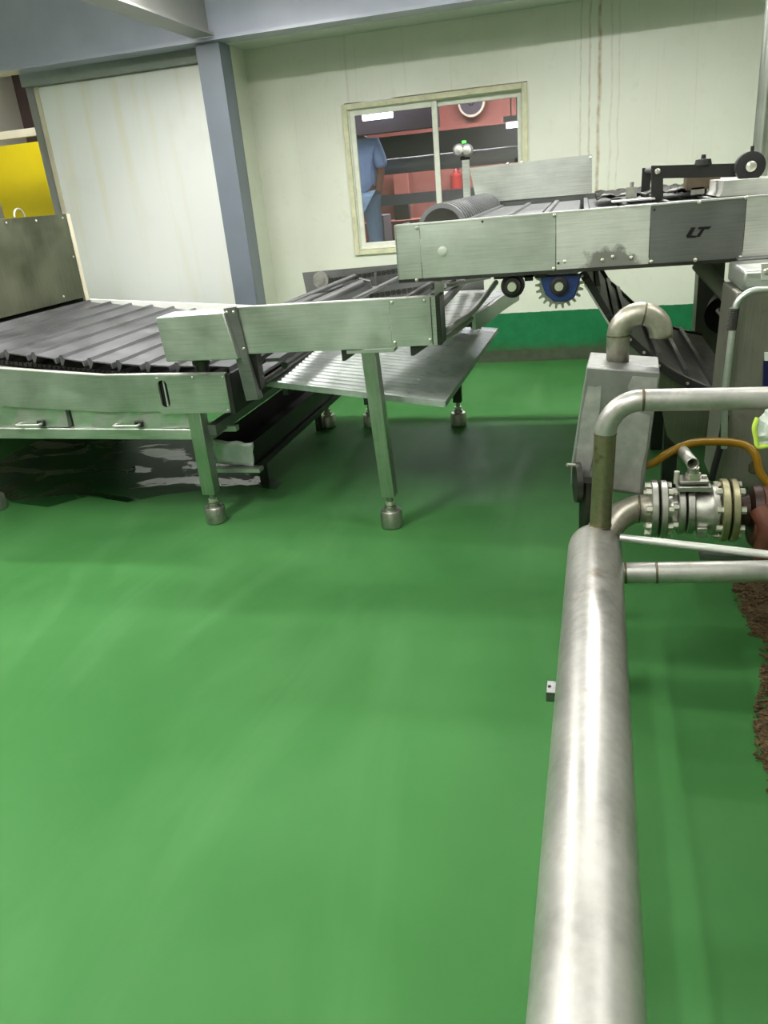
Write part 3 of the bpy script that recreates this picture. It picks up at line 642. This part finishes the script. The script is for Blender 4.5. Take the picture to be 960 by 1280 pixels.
# supports to the ground
MB().box((.66, 4.95, 0), (.80, 5.1, ZB - .012)).build('leg', M['cab'], rc); MB().box((1.9, 4.95, 0), (2.04, 5.1, ZB - .012)).build('leg', M['cab'], rc)
MB().box((1.9, 3.45, 0), (2.04, 3.6, ZB - .012)).build('leg', M['cab'], rc)

# elevator conveyor that drops away under it
ev = thing('incline_conveyor', (.5, 4.2, 0), 'dark steep cleated belt conveyor descending behind the gooseneck pipe', 'conveyor')
prof = [P(728, 340, 3.55), P(765, 402, 3.55), P(781, 418, 3.55), P(832, 463, 3.55), P(884, 489, 3.55), P(930, 500, 3.55)]
W2 = 1.35; cx_ = spline(prof, 6)
m = MB(); prev = None
for p in cx_:
    p = p + Vector((0, .03, .02)); q = [m.bm.verts.new(v) for v in (p, p + Vector((0, W2, 0)), p + Vector((0, W2, -.03)), p + Vector((0, 0, -.03)))]
    if prev:
        for k in range(4): m.face([prev[k], prev[(k + 1) % 4], q[(k + 1) % 4], q[k]])
    prev = q
m.build('belt', plain('grey_belt', (150, 150, 142), .55, 0, .3, 12), ev, autos=False)
for i in (3, 8, 13, 17, 21, 25):
    p = cx_[i] + Vector((0, .04, .035)); MB().bar(p, p + Vector((0, W2 - .04, 0)), .018, .03).build('cleat', M['steel_dk'], ev)
m = MB()
for a, b_ in zip(cx_, cx_[1:]): m.bar(a, b_, .04, .032)
ch = m.build('side_rail', M['black'], ev)
for i in (1, 5, 9, 13, 15, 16, 17, 21): MB().lathe(cx_[i] + Vector((0, -.03, .005)), (0, -1, 0), [(0, .006), (.008, .006)], 10).build('roller', M['bolt'] if i > 10 else M['dark_steel'], ch)
MB().bar(cx_[1] + Vector((-.012, -.024, -.012)), cx_[8] + Vector((-.012, -.024, -.012)), .006, .008).build('edge_strip', M['steel_lt'], ch)
m = MB()
for a, b_ in zip(cx_, cx_[1:]): m.bar(a + Vector((0, W2 + .06, 0)), b_ + Vector((0, W2 + .06, 0)), .05, .06)
m.build('side_rail', M['dark_steel'], ev)
MB().prism([P(820, 466, 3.56), P(846, 470, 3.56), P(889, 495, 3.56), P(905, 505, 3.56), P(905, 545, 3.56), P(880, 556, 3.56), P(846, 558, 3.56), P(834, 545, 3.56), P(826, 505, 3.56)], (0, .03, 0)).build('skirt_plate', M['hood'], ev)
MB().prism([P(826, 466, 3.6), P(905, 505, 3.6), P(905, 545, 3.6), P(846, 558, 3.6)], (0, 1.2, 0)).build('hopper', M['cab'], ev)
MB().box((.42, 4.0, 0), (.49, 4.07, .45)).build('leg', M['dark_steel'], ev); MB().box((.42, 4.7, 0), (.49, 4.77, .45)).build('leg', M['dark_steel'], ev)
# diagonal pale chute tube and motor behind
tb = thing('transfer_tube', (.85, 4.6, .9), 'pale grey tube slanting down beneath the raised conveyor beside its rear leg', 'pipe')
MB().cyl(P(873, 330, 3.9), P(930, 392, 3.7), .032, 20).build('tube_body', plain('pale_tube_paint', (190, 188, 176), .5), tb)
mo = thing('drive_motor', (.8, 4.3, .8), 'black drive motor with bright shaft, half hidden behind the stainless cabinet', 'motor')
a = P(905, 395, 4.5); 
MB().lathe(a, (.2, 1, 0), [(0, .05), (.02, .1), (.25, .1), (.27, .05)], 24).build('motor_body', M['rubber'], mo)
MB().cyl(P(898, 388, 4.4), P(914, 408, 4.2), .014).build('shaft', M['bolt'], mo)
MB().box(a + Vector((.03, .05, -1.0 if False else -.95)), a + Vector((.12, .14, -.08))).build('motor_stand', M['dark_steel'], mo)

# ---------------------------------------------------------------- cabinet at right
cb = thing('machine_cabinet', (1.0, 3.2, 0), 'tall dull stainless machine cabinet at the right edge under the raised conveyor', 'cabinet')
MB().hexa([(.512, 3.0, .42), (1.5, 3.0, .42), (1.5, 3.30, .42), (.512, 3.30, .42), (.53, 3.0, 1.16), (1.5, 3.0, 1.16), (1.5, 3.30, 1.16), (.53, 3.30, 1.16)]).build('cabinet_body', M['cab'], cb, bevel=.005)
MB().box((.545, 2.985, 1.165), (1.5, 3.30, 1.235)).build('top_bracket', M['steel'], cb, bevel=.01)
MB().box(P(922, 330, 3.34), P(1000, 316, 3.39)).build('top_clamp', M['steel_dk'], cb, bevel=.006)
pl = MB().prism([P(952, 330, 2.97), P(985, 328, 2.97), P(985, 349, 2.97), P(952, 350, 2.97)], (0, .012, 0)).build('fixing_plate', M['steel_lt'], cb); screw(pl, P(958, 339, 2.965), .012)
for x in (.75, 1.42): MB().box((x, 3.03, 0), (x + .06, 3.09, .42)).build('leg', M['dark_steel'], cb)
MB().box((.46, 3.12, .50), (1.45, 3.02, .53)).build('front_rail', M['steel'], cb) if False else None
MB().prism([P(955, 452, 2.985), P(975, 452, 2.985), P(975, 487, 2.985), P(954, 487, 2.985)], (0, .012, 0)).build('label_plate', plain('navy_plate', (20, 24, 80), .4), cb, label='navy blue plate')
MB().prism([P(956, 441, 2.985), P(975, 441, 2.985), P(975, 451, 2.985), P(956, 451, 2.985)], (0, .012, 0)).build('label_plate', M['white_pl'], cb, label='white plate')
# conduit
cn = thing('cable_conduit', (.55, 2.95, .6), 'thin steel conduit with a ribbed bend running down the cabinet corner', 'conduit')
cp_ = arcpath([P(1000, 360, 2.92), P(921, 364, 2.92), P(906, 492, 2.92), P(905, 560, 2.92)], .07, 10)
MB().tube(cp_, .012, 12).build('conduit_tube', M['steel'], cn)
m = MB()
a, b_ = P(918, 385, 2.92), P(914, 412, 2.92)
for i in range(14):
    q = a + (b_ - a) * i / 14; m.lathe(q, (b_ - a), [(0, .016), (.003, .018), (.006, .016)], 12)
m.build('ribbed_sleeve', M['dark_steel'], cn)
cc = thing('power_cable', (.5, 3.0, .4), 'black rubber cable hanging in front of the cabinet behind the amber hose', 'cable')
MB().tube(spline([P(907, 520, 2.93), P(901, 555, 2.93), P(893, 585, 2.93), P(890, 600, 2.93)], 6), .013, 10).build('cable_sheath', M['rubber'], cc)
# standing pipe top right
vp = thing('riser_pipe', (.72, 3.9, 1.46), 'upright grey steel pipe rising from the raised conveyor at the right edge', 'pipe')
MB().cyl((.735, 3.9, 1.46), (.735, 3.9, 3.5), .034, 24).build('pipe_body', M['steelz'], vp, smooth=False)
MB().lathe((.735, 3.9, 1.456), (0, 0, 1), [(0, .07), (.012, .07), (.012, .04), (.04, .04)], 20).build('base_flange', M['weld'], vp)

# twin emergency lamp on a post
tl = thing('signal_lamp', (-.73, 5.15, 1.475), 'twin round lamp heads with a green light on a thin steel post before the window', 'lamp')
tp0 = P(582, 200, 5.155)
MB().box((tp0.x - .020, 5.135, ZT + .02), (tp0.x + .020, 5.175, tp0.z)).build('post', M['steel'], tl)
for px in (574.5, 584.5):
    a = P(px, 188, 5.12); o = MB().lathe(a, (0, -1, 0), [(0, .022), (.02, .036), (.04, .036), (.042, .032)], 24).build('lamp_head', M['duct'], tl)
    MB().lathe(a + Vector((0, -.04, 0)), (0, -1, 0), [(0, .028), (.006, .022), (.008, .010), (.014, .008)], 20).build('lamp_lens', M['lens'], o)
MB().box(tp0 + Vector((-.03, -.02, 0)), tp0 + Vector((.03, .02, .06))).build('lamp_bracket', M['dark_steel'], tl)
MB().box(P(577.5, 179, 5.12), P(582.5, 176, 5.14)).build('indicator_light', M['led'], tl)

# ================================================================ PIPEWORK
pp = thing('floor_pipe', (.02, 1.0, 0), 'very large stainless pipe running along the floor towards the camera with welded branch pipes', 'pipe')
PR = .086
ax0, ax1 = Vector((-.03, -1.6, .45)), Vector((.052, 2.36, .45)); dr_ = (ax1 - ax0).normalized()
m = MB(); m.lathe(ax0, dr_, [(0, PR)] + [((ax1 - ax0).length * i / 20, PR) for i in range(1, 21)] + [((ax1 - ax0).length + .085 * math.sin(t), PR * math.cos(t) ** .8) for t in (.3, .6, .9, 1.2, 1.45)], 48)
for f in m.bm.faces: f.smooth = True
m.build('main_pipe', M['pipe'], pp, smooth=True)
def ringw(c, ax, r, t=.004, par=pp, mat='weld'): return MB().lathe(Vector(c) - Vector(ax).normalized() * t, ax, [(0, r - .001), (t * .5, r + .0012), (t * 1.5, r + .0012), (t * 2, r - .001)], 28).build('weld_bead', M[mat], par)
vb = P(750, 662, 2.38); vt = P(757, 500, 2.40); hr = P(1100, 503, 2.40); hr.z = vt.z - .01; hr.x = 1.2
vt2 = Vector((vb.x + .012, 2.39, vt.z)); rise = arcpath([Vector((vb.x, 2.38, .50)), vt2, hr], .105, 12)
MB().tube(rise[1:], .0335, 24).build('branch_pipe', M['pipe'], pp, smooth=True, label='clean upper branch pipe with elbow')
MB().tube(rise[:2], .0337, 24).build('branch_pipe', M['pipe_stain'], pp, smooth=True, label='stained upright branch pipe')
ringw((vb.x, 2.38, .533), (0, 0, 1), .036); ringw((vt2.x + .105, 2.39, vt.z), (1, 0, 0), .034); ringw((vt2.x - .003, 2.39, vt.z - .105), (0, 0, 1), .034)
l0 = Vector((.11, 2.26, .42)); l1 = P(960, 714, 2.26); l1 = l0 + (l1 - l0) * 2.2
MB().cyl(l0, l1, .0335, 24).build('branch_pipe', M['pipe'], pp, smooth=True, label='clean lower branch pipe')
ringw(l0 + (l1 - l0).normalized() * .035, l1 - l0, .034); ringw(l0 + (l1 - l0).normalized() * (P(821, 708, 2.26).x - l0.x), l1 - l0, .034)
t0 = P(775, 672, 2.36); t1 = P(958, 693, 2.30); MB().cyl(t0, t0 + (t1 - t0) * 1.6, .013, 14).build('drain_tube', M['steel_lt'], pp, smooth=True)
# elbow from the far end to the valve
e0 = P(758, 662, 2.46); e1 = P(782, 640, 2.52); e2 = P(812, 638, 2.55)
VY = 2.55; vz = P(860, 637, VY).z
MB().tube(spline([Vector((.07, 2.40, .46)), Vector((.12, 2.50, vz - .02)), Vector((.19, VY, vz)), Vector((P(818, 638, VY).x, VY, vz))], 6), .047, 24).build('outlet_elbow', M['pipe_old'], pp, smooth=True)
ringw((P(798, 638, VY).x, VY, vz), (1, 0, 0), .048)
br = MB(); c0 = PZ(687, 862, .40); br.box(c0 + Vector((-.008, -.025, -.02)), c0 + Vector((.05, .025, .01))); br = br.build('fixing_lug', M['steel_dk'], pp, bevel=.002); screw(br, c0 + Vector((0, -.0, .01)), .004, (0, 0, 1), 'dark_steel')
for y in (-.6, 1.2, 2.2):
    s_ = MB(); s_.box((-.02 + y * .02, y, .0), (.04 + y * .02, y + .05, .40)); s_.box((-.07 + y * .02, y - .03, 0), (.09 + y * .02, y + .08, .01)); s_.build('pipe_stand', M['dark_steel'], pp) if y != 1.2 else None
# coupling ring and bolt left behind the box foot
cpg = MB().lathe(P(722, 603, 2.56), (1, .15, 0), [(-.01, .07), (.01, .07)], 30).build('end_flange', M['dark_steel'], pp)
MB().cyl(P(709, 581, 2.54), P(722, 582, 2.56), .006).build('flange_bolt', M['bolt'], cpg)
MB().cyl(Vector((.03, 2.56, .40)), Vector((.03, 2.56, .62)), .03).build('stub_pipe', M['dark_steel'], pp)

# sheet metal box cover
bxt = thing('box_cover', (.1, 2.7, .55), 'leaning scuffed sheet metal box cover behind the stained upright pipe', 'box')
f = [P(713, 607, 2.62), P(803, 620, 2.62), P(825, 466, 2.62), P(733, 459, 2.62)]
bk = [v + Vector((0, .24, 0)) for v in f]; bk[2] = P(823, 446, 2.84); bk[3] = P(738, 440, 2.84)
m = MB(); m.hexa([f[0], f[1], bk[1], bk[0], f[3], f[2], bk[2], bk[3]]); m.build('box_shell', M['scuffed'], bxt, bevel=.004)
def patch(pts): return MB().prism([P(x, y, 2.6185) for x, y in pts], (0, -.0012, 0)).build('sanded_patch', plain('pale_abraded_metal', (192, 191, 187), .55, .6, .3, 24), bxt)
patch([(735, 482), (744, 484), (752, 482), (749, 520), (744, 556), (738, 585), (733, 604), (716, 603), (722, 560), (727, 520)]); patch([(791, 470), (822, 472), (819, 500), (816, 512), (800, 508), (786, 512), (788, 492), (784, 484)])
patch([(782, 517), (796, 514), (813, 520), (808, 560), (801, 590), (800, 616), (766, 611), (766, 560), (768, 528), (776, 530)])
# gooseneck
gn = thing('gooseneck_pipe', (.13, 2.75, .95), 'stained white gooseneck pipe rising from the box cover and bending over', 'pipe')
g0 = P(772, 447, 2.75); g2 = P(826, 420, 2.75); top = P(800, 392, 2.75)
r_ = (g2.x - g0.x) / 2
pts = [Vector((g0.x, 2.75, g0.z - .02)), Vector((g0.x, 2.75, top.z - r_))] + [Vector((g0.x + r_ - r_ * math.cos(a), 2.75, top.z - r_ + r_ * math.sin(a))) for a in [math.pi * i / 18 for i in range(1, 19)]]
m = MB(); m.tube(pts + [pts[-1] + Vector((0, 0, -.012))], .038, 26, caps=False); o = m.build('bent_pipe', M['pipe_old'], gn, smooth=True); md = o.modifiers.new('thickness', 'SOLIDIFY'); md.thickness = .004; md.offset = -1
ringw(pts[1], (0, 0, 1), .038, .004, gn); ringw(pts[11], (pts[12] - pts[10]), .038, .004, gn)

# ball valve
bv = thing('ball_valve', (.37, VY, .4), 'flanged stainless ball valve with lever, between the floor pipe and the rusty pump', 'valve')
X = lambda px: P(px, 637, VY).x
def disc(x, r, t, mat, par, name='flange', rin=None, bolts=8, br_=.8, side=0):
    o = MB().lathe((x - t / 2, VY, vz), (1, 0, 0), [(0, r * .97), (t * .12, r), (t * .88, r), (t, r * .97)], 40).build(name, M[mat], par)
    for i in range(bolts):
        a = 2 * math.pi * (i + .5) / bolts
        c = Vector((x + side * (t / 2 + .008), VY + r * br_ * math.cos(a), vz + r * br_ * math.sin(a)))
        MB().lathe(c - Vector((.009, 0, 0)), (1, 0, 0), [(0, .0125), (.018, .0125)], 6).build('bolt', M['bolt'], o)
        MB().cyl(c, c + Vector((-side * .03, 0, 0)), .007, 8).build('stud', M['dark_steel'], o)
    return o
disc(X(816.5), .1, .022, 'cast', bv, side=-1); disc(X(828), .1, .022, 'cast', bv, side=1)
disc(X(850), .082, .022, 'cast', bv, 'body_flange', bolts=6, side=-1); disc(X(861.5), .082, .022, 'cast', bv, 'body_flange', bolts=0)
MB().lathe((X(832), VY, vz), (1, 0, 0), [(0, .05), (X(845) - X(832), .055)], 24).build('valve_neck', M['cast'], bv)
MB().lathe((X(865), VY, vz), (1, 0, 0), [(0, .068), (.02, .075), (.05, .078), (.058, .085), (.075, .085), (.078, .06), (.12, .055)], 32).build('valve_body', M['cast'], bv, smooth=True)
MB().box((X(868), VY - .085, vz - .065), (X(881), VY - .06, vz - .03)).build('cast_boss', M['cast'], bv, bevel=.003)
disc(X(903), .105, .024, 'bronze', bv, side=-1)
zt_ = P(860, 602, VY).z
MB().box((X(843), VY - .045, zt_ - .02), (X(885), VY + .045, zt_ - .002)).build('top_plate', M['cast'], bv, bevel=.003)
MB().box((X(846), VY - .035, zt_ + .003), (X(882), VY + .03, zt_ + .014)).build('top_plate', M['cast'], bv, bevel=.003)
for px, py in ((846, 592), (880, 597)): a = P(px, py, VY); MB().cyl(a + Vector((0, 0, -.035)), a + Vector((0, 0, .008)), .009, 10).build('stop_bolt', M['bolt'], bv)
MB().cyl((X(863), VY, vz + .06), (X(863), VY, zt_ + .05), .019).build('stem', M['cast'], bv)
MB().lathe((X(863), VY, zt_ + .014), (0, 0, 1), [(0, .024), (.018, .024)], 6).build('stem_nut', M['bolt'], bv)
h0 = P(866, 580, 2.40); h1 = P(851, 560, 2.75)
lv = MB(); lv.tube([h0, h1], .019, 20, caps=False); o = lv.build('lever', M['cast'], bv); md = o.modifiers.new('thickness', 'SOLIDIFY'); md.thickness = .004; md.offset = -1
MB().lathe(h0, (h1 - h0), [(.0, .022), (.012, .024), (.02, .022), (.021, .019)], 20).build('collar', M['cast'], o) if False else MB().tube([h0 + (h1 - h0) * .03, h0 + (h1 - h0) * .08], .023, 20).build('collar', M['cast'], o) if False else None
MB().bar((X(863), VY - .0, zt_ + .045), h0 * .55 + h1 * .45 + Vector((0, 0, -.01)), .03, .012).build('lever_root', M['cast'], bv)

# rusty pump
pu = thing('rusty_pump', (.75, 2.6, .3), 'rust red cast iron pump at the right edge, bolted to the valve flange', 'pump')
fo = disc(X(915), .105, .022, 'bronze', pu, 'inlet_flange', side=1)
MB().lathe((X(918), VY, vz), (1, 0, 0), [(0, .05), (.04, .055), (.05, .085), (.075, .09), (.085, .075)], 30).build('inlet_neck', plain('dark_oily_iron', (58, 34, 26), .4, .3, .5, 20), pu)
MB().lathe((X(938), VY, vz - .03), (1, 0, 0), [(0, .085), (.02, .105), (.10, .118), (.22, .11), (.25, .07)], 34).build('pump_casing', M['rust'], pu, smooth=True)
MB().tube(spline([(X(943), VY - .06, vz + .03), (X(955), VY - .1, vz - .02), (X(952), VY - .08, vz - .13)], 6), .035, 16).build('pump_volute', M['rust'], pu, smooth=True)
MB().box((X(930), VY - .05, .0), (X(990), VY + .15, .25)).build('pump_base', M['dark_steel'], pu) if False else MB().box((.72, VY - .02, .0), (.95, VY + .2, .30)).build('pump_base', M['dark_steel'], pu)
MB().box((.42, 2.62, .295), (.95, 2.66, .315)).build('skid_rail', M['steel_dk'], pu)
# amber hose
hs = thing('amber_hose', (.4, 2.65, .6), 'amber translucent hose arching from the box cover over the ball valve', 'hose')
MB().tube(spline([P(800, 583, 2.68), P(816, 579, 2.68), P(838, 565, 2.68), P(865, 554, 2.7), P(900, 552, 2.72), P(930, 556, 2.72), P(944, 568, 2.7), P(950, 590, 2.68), P(962, 606, 2.66)], 8), .014, 14).build('hose_wall', M['hose'], hs, smooth=True)
MB().lathe(P(944, 568, 2.7) + Vector((0, 0, -.03)), (.1, 0, -1), [(0, .018), (.03, .02), (.035, .016)], 12).build('hose_clamp', M['weld'], hs)
# plastic bag over the pipe
bg = thing('plastic_bag', (.55, 2.33, .8), 'crumpled clear plastic bag with a lime green edge on the upper branch pipe', 'bag')
m = MB(); o_ = [(947, 523), (958, 512), (980, 500), (1010, 500), (1010, 560), (975, 560), (960, 556), (947, 559), (944, 545)]
cc_ = P(970, 532, 2.32); fr = [P(x, y, 2.32) for x, y in o_]
vs = [m.bm.verts.new(v) for v in fr]; cv = m.bm.verts.new(cc_ + Vector((0, -.05, 0))); cw = m.bm.verts.new(cc_ + Vector((0, .03, 0)))
for i in range(len(vs)): m.face([vs[i], vs[(i + 1) % len(vs)], cv]); m.face([vs[i], cw, vs[(i + 1) % len(vs)]])
bmesh.ops.subdivide_edges(m.bm, edges=m.bm.edges, cuts=2, use_grid_fill=True)
for v in m.bm.verts: v.co += Vector((random.uniform(-.004, .004), random.uniform(-.01, .01), random.uniform(-.004, .004)))
m.build('bag_film', M['film'], bg, smooth=True)
MB().tube(spline([P(947, 522, 2.315), P(943, 534, 2.31), P(945, 547, 2.31), P(948, 558, 2.31), P(962, 557, 2.31), P(980, 560, 2.31)], 5), .007, 8).build('lime_edge', M['lime'], bg)
# residue at the right edge
def scatter(name, poly, n, label):
    m = MB(); xs_ = [p.x for p in poly]; ys_ = [p.y for p in poly]
    def inside(x, y):
        c = False; j = len(poly) - 1
        for i in range(len(poly)):
            a, b_ = poly[i], poly[j]
            if (a.y > y) != (b_.y > y) and x < (b_.x - a.x) * (y - a.y) / (b_.y - a.y) + a.x: c = not c
            j = i
        return c
    k = 0
    while k < n:
        x, y = random.uniform(min(xs_), max(xs_)), random.uniform(min(ys_), max(ys_))
        if not inside(x, y): continue
        k += 1; s_ = random.uniform(.003, .009); a = random.uniform(0, 6.28); z = random.uniform(.002, .016)
        d1 = Vector((math.cos(a), math.sin(a), random.uniform(-.4, .4))) * s_; m.bar(Vector((x, y, z)) - d1, Vector((x, y, z)) + d1, s_ * .9, s_ * .5)
    base = m
    ring_ = []
    for i, p in enumerate(poly):
        q = poly[(i + 1) % len(poly)]
        for t in range(8): ring_.append(Vector(p) * (1 - t / 8) + Vector(q) * (t / 8) + Vector((random.uniform(.0, .035), random.uniform(-.01, .01), .0005)))
    base.prism(ring_, (0, 0, .004)); o = base.build(name, M['grain'], autos=False); return tag(o, label, 'debris', kind='stuff')
scatter('grain_debris', [PZ(914, 728, 0), PZ(1100, 720, 0), PZ(1100, 800, 0), PZ(960, 806, 0), PZ(938, 796, 0), PZ(930, 775, 0), PZ(918, 755, 0)], 1500, 'coarse brown grain residue spilled on the floor under the right end of the lower pipe')
scatter('grain_debris', [PZ(952, 812, 0), PZ(1060, 812, 0), PZ(1060, 990, 0), PZ(962, 1000, 0), PZ(956, 960, 0), PZ(943, 950, 0), PZ(942, 890, 0), PZ(950, 860, 0)], 1500, 'strip of brown grain residue along the right edge of the green floor')

# ================================================================ BEYOND THE WINDOW
def far_box(name, label, cat, x0, y0, x1, y1, d, dep, mat, group=None, down=None):
    a, b_ = P(x0, y0, d), P(x1, y1, d); b_.z = down if down else b_.z; t = thing(name, ((a.x + b_.x) / 2, d, min(a.z, b_.z)), label, cat, group)
    MB().box((a.x, d, a.z), (b_.x, d + dep, b_.z)).build('body', M[mat], t, bevel=.01); return t
struct(MB().box((-4.7, 9.6, P(600, 192, 9.6).z), (4, 9.8, P(600, 158, 9.6).z)), 'trim_9', M['darkgrey'])
struct(MB().box((-4.7, 8.2, P(600, 152, 8.2).z - .0), (P(546, 140, 8.2).x, 8.35, 3.4)), 'trim_10', M['darkgrey'])
du = thing('duct_pipe', (-1.5, 9.0, 1.9), 'long grey duct pipe crossing behind the window glass', 'duct')
dz = P(600, 197, 9.1).z; MB().cyl((-4.7, 9.1, dz), (3.9, 9.1, dz), .08, 20).build('pipe_body', M['duct'], du)
du2 = thing('guard_rail', (-1.5, 8.6, .5), 'flat grey guard rail crossing low behind the window glass', 'rail')
dz = P(520, 247, 9.0).z; MB().box((-4.6, 8.98, dz - .06), (3.5, 9.02, dz + .05)).build('rail_board', M['duct'], du2)
for x in (-4.3, -.2, 2.5): MB().box((x, 9.022, .45), (x + .06, 9.09, dz + .05)).build('post', M['duct'], du2)
for (x0, y0, x1, y1, d, lb) in ((453, 141, 491, 149, 7.95, 'lit fluorescent strip behind the left window sash'), (590, 116, 652, 125, 11.5, 'long lit fluorescent strip at the top of the right window sash'), (633, 154, 652, 158, 9.4, 'short lit fluorescent strip at the right end of the window')):
    a, b_ = P(x0, y0, d), P(x1, y1, d); zc = (a.z + b_.z) / 2
    t = thing('strip_light', (a.x, d, zc), lb, 'lamp', None); MB().cyl((a.x, d, zc), (b_.x, d, zc), .03, 10).build('tube', M['tube'], t)
    MB().box((a.x - .03, d - .02, zc + .035), (b_.x + .03, d + .06, zc + .09)).build('lamp_body', M['duct'], t)
    for q in (a.x + .05, b_.x - .05): MB().cyl((q, d + .02, zc + .09), (q, d + .02, 3.5), .006, 6).build('hanging_rod', M['dark_steel'], t)
l = bpy.data.lights.new('far_lamp_light', 'AREA'); l.shape = 'RECTANGLE'; l.size = 3; l.size_y = .3; l.energy = 330; o = bpy.data.objects.new('far_lamp_light', l); COL.objects.link(o); o.location = (-1.2, 11.2, 3.3)
l = bpy.data.lights.new('side_fill_light', 'AREA'); l.shape = 'RECTANGLE'; l.size = 1; l.size_y = .3; l.energy = 26; o = bpy.data.objects.new('side_fill_light', l); COL.objects.link(o); o.location = (-5.4, 7.2, 3.3)  # unseen area light without a fixture, brightens the yellow board and maroon wall
l = bpy.data.lights.new('shirt_fill_light', 'AREA'); l.shape = 'RECTANGLE'; l.size = 1.2; l.size_y = .2; l.energy = 45; o = bpy.data.objects.new('shirt_fill_light', l); COL.objects.link(o); o.location = (-2.3, 7.85, 3.2)  # added fill light in front of the person to brighten the shirt
fn = thing('wall_fan', (-1.6, 12.9, 3), 'round wall fan high on the pink wall seen through the window', 'fan')
a = P(590, 128, 12.9); o = MB().lathe(a, (0, -1, 0), [(0, .2), (.08, .2), (.09, .18)], 28).build('fan_ring', M['cream'], fn)
MB().lathe(a + Vector((0, -.092, 0)), (0, -1, 0), [(0, .17), (.004, .05), (.03, .04)], 24).build('fan_guard', M['darkgrey'], fn)
far_box('storage_cabinet', 'tall terracotta cabinet against the far wall seen through the left sash', 'cabinet', 490, 208, 512, 245, 12.5, .3, 'pinkdk', down=.45)
far_box('monitor_screen', 'dark square monitor on the bench seen through the left sash', 'monitor', 492, 255, 512, 271, 11.0, .1, 'rubber', down=P(500, 276, 10.7).z)
far_box('storage_bin', 'grey storage bin standing below the guard rail behind the left sash', 'bin', 466, 270, 481, 296, 9.3, .4, 'duct', down=.45)
bn = thing('work_bench', (-2.0, 10.8, .45), 'long dark bench with orange items along the far room seen through the window', 'bench')
MB().box((-4.0, 10.7, P(500, 276, 10.7).z - .05), (-.5, 11.3, P(500, 276, 10.7).z)).build('bench_top', M['pinkdk'], bn)
for x in (-3.9, -.6): MB().box((x, 10.75, .45), (x + .08, 11.25, P(500, 276, 10.7).z - .05)).build('leg', M['darkgrey'], bn)
ex = thing('fire_extinguisher', (-1.3, 9.1, 1.2), 'small red fire extinguisher on the far wall seen through the right sash', 'extinguisher')
a = P(570.5, 230, 12.86); MB().lathe(a + Vector((0, 0, -.18)), (0, 0, 1), [(0, .09), (.3, .09), (.36, .04), (.40, .03)], 16).build('cylinder', M['ext'], ex)
MB().tube([a + Vector((-.05, 0, .24)), a + Vector((.06, 0, .22))], .02, 8).build('handle', M['rubber'], ex)

# person: one continuous skinned body
def skinned(name, verts, edges, rad, mat, parent):
    me = bpy.data.meshes.new(name); org = ORG[parent]; me.from_pydata([tuple(Vector(v) - org) for v in verts], edges, []); me.materials.append(mat)
    o = bpy.data.objects.new(name, me); COL.objects.link(o); o.parent = parent; ORG[o] = org
    md = o.modifiers.new('skin', 'SKIN')
    for i, r in enumerate(rad): me.skin_vertices[0].data[i].radius = (r if isinstance(r, tuple) else (r, r))
    me.skin_vertices[0].data[0].use_root = True
    s_ = o.modifiers.new('sub', 'SUBSURF'); s_.levels = 2; s_.render_levels = 2
    return o
bx_, by_, bz = P(452, 240, 8.5).x, 8.5, .66
pe = thing('person', (bx_, by_, bz), 'person in a light blue shirt and pale jeans standing behind the left sash, turned away', 'person')
V = [(0, 0, .92), (0, 0, 1.15), (0, 0, 1.36), (0, 0, 1.48), (0, .01, 1.56), (.17, 0, 1.38), (.22, .03, 1.12), (.20, -.08, .90), (-.17, 0, 1.38), (-.22, .03, 1.12), (-.2, -.08, .90), (.1, 0, .88), (.11, .02, .48), (.11, 0, .08), (.12, -.13, .05), (-.1, 0, .88), (-.11, .02, .48), (-.11, 0, .08), (-.12, -.13, .05)]
E_ = [(0, 1), (1, 2), (2, 3), (3, 4), (2, 5), (5, 6), (6, 7), (2, 8), (8, 9), (9, 10), (0, 11), (11, 12), (12, 13), (13, 14), (0, 15), (15, 16), (16, 17), (17, 18)]
Rr = [(.15, .11), (.15, .1), (.16, .1), .06, .055, .06, .045, .035, .06, .045, .035, .09, .065, .045, .04, .09, .065, .045, .04]
skinned('body', [Vector((bx_, by_, bz)) + Vector(v) for v in V], E_, Rr, M['skin'], pe)
B0 = Vector((bx_, by_, bz))
skinned('shirt', [B0 + Vector(v) for v in [(0, 0, .86), (0, 0, 1.12), (0, 0, 1.36), (0, 0, 1.44), (.18, 0, 1.38), (.24, .03, 1.14), (-.18, 0, 1.38), (-.24, .03, 1.14)]], [(0, 1), (1, 2), (2, 3), (2, 4), (4, 5), (2, 6), (6, 7)], [(.2, .14), (.19, .14), (.19, .14), .08, .09, .08, .09, .08], M['shirt'], pe)
skinned('trousers', [B0 + Vector(v) for v in [(0, 0, .93), (.1, 0, .86), (.11, .02, .48), (.11, 0, .1), (-.1, 0, .86), (-.11, .02, .48), (-.11, 0, .1)]], [(0, 1), (1, 2), (2, 3), (0, 4), (4, 5), (5, 6)], [(.17, .13), .11, .085, .075, .11, .085, .075], M['jeans'], pe)
MB().lathe(B0 + Vector((0, .0, 1.54)), (0, 0, 1), [(0, .05), (.04, .085), (.1, .098), (.17, .09), (.22, .055), (.235, .01)], 20).build('head', M['skin'], pe, smooth=True)
MB().lathe(B0 + Vector((0, .015, 1.60)), (0, 0, 1), [(0, .085), (.05, .1), (.12, .1), (.17, .07), (.185, .01)], 20).build('hair', M['hair'], pe, smooth=True)
stp = thing('step_platform', (bx_, by_, .45), 'dark low platform the person in the blue shirt stands on', 'platform')
MB().box((bx_ - .5, by_ - .4, .45), (bx_ + .5, by_ + .4, .66)).build('deck', M['darkgrey'], stp)
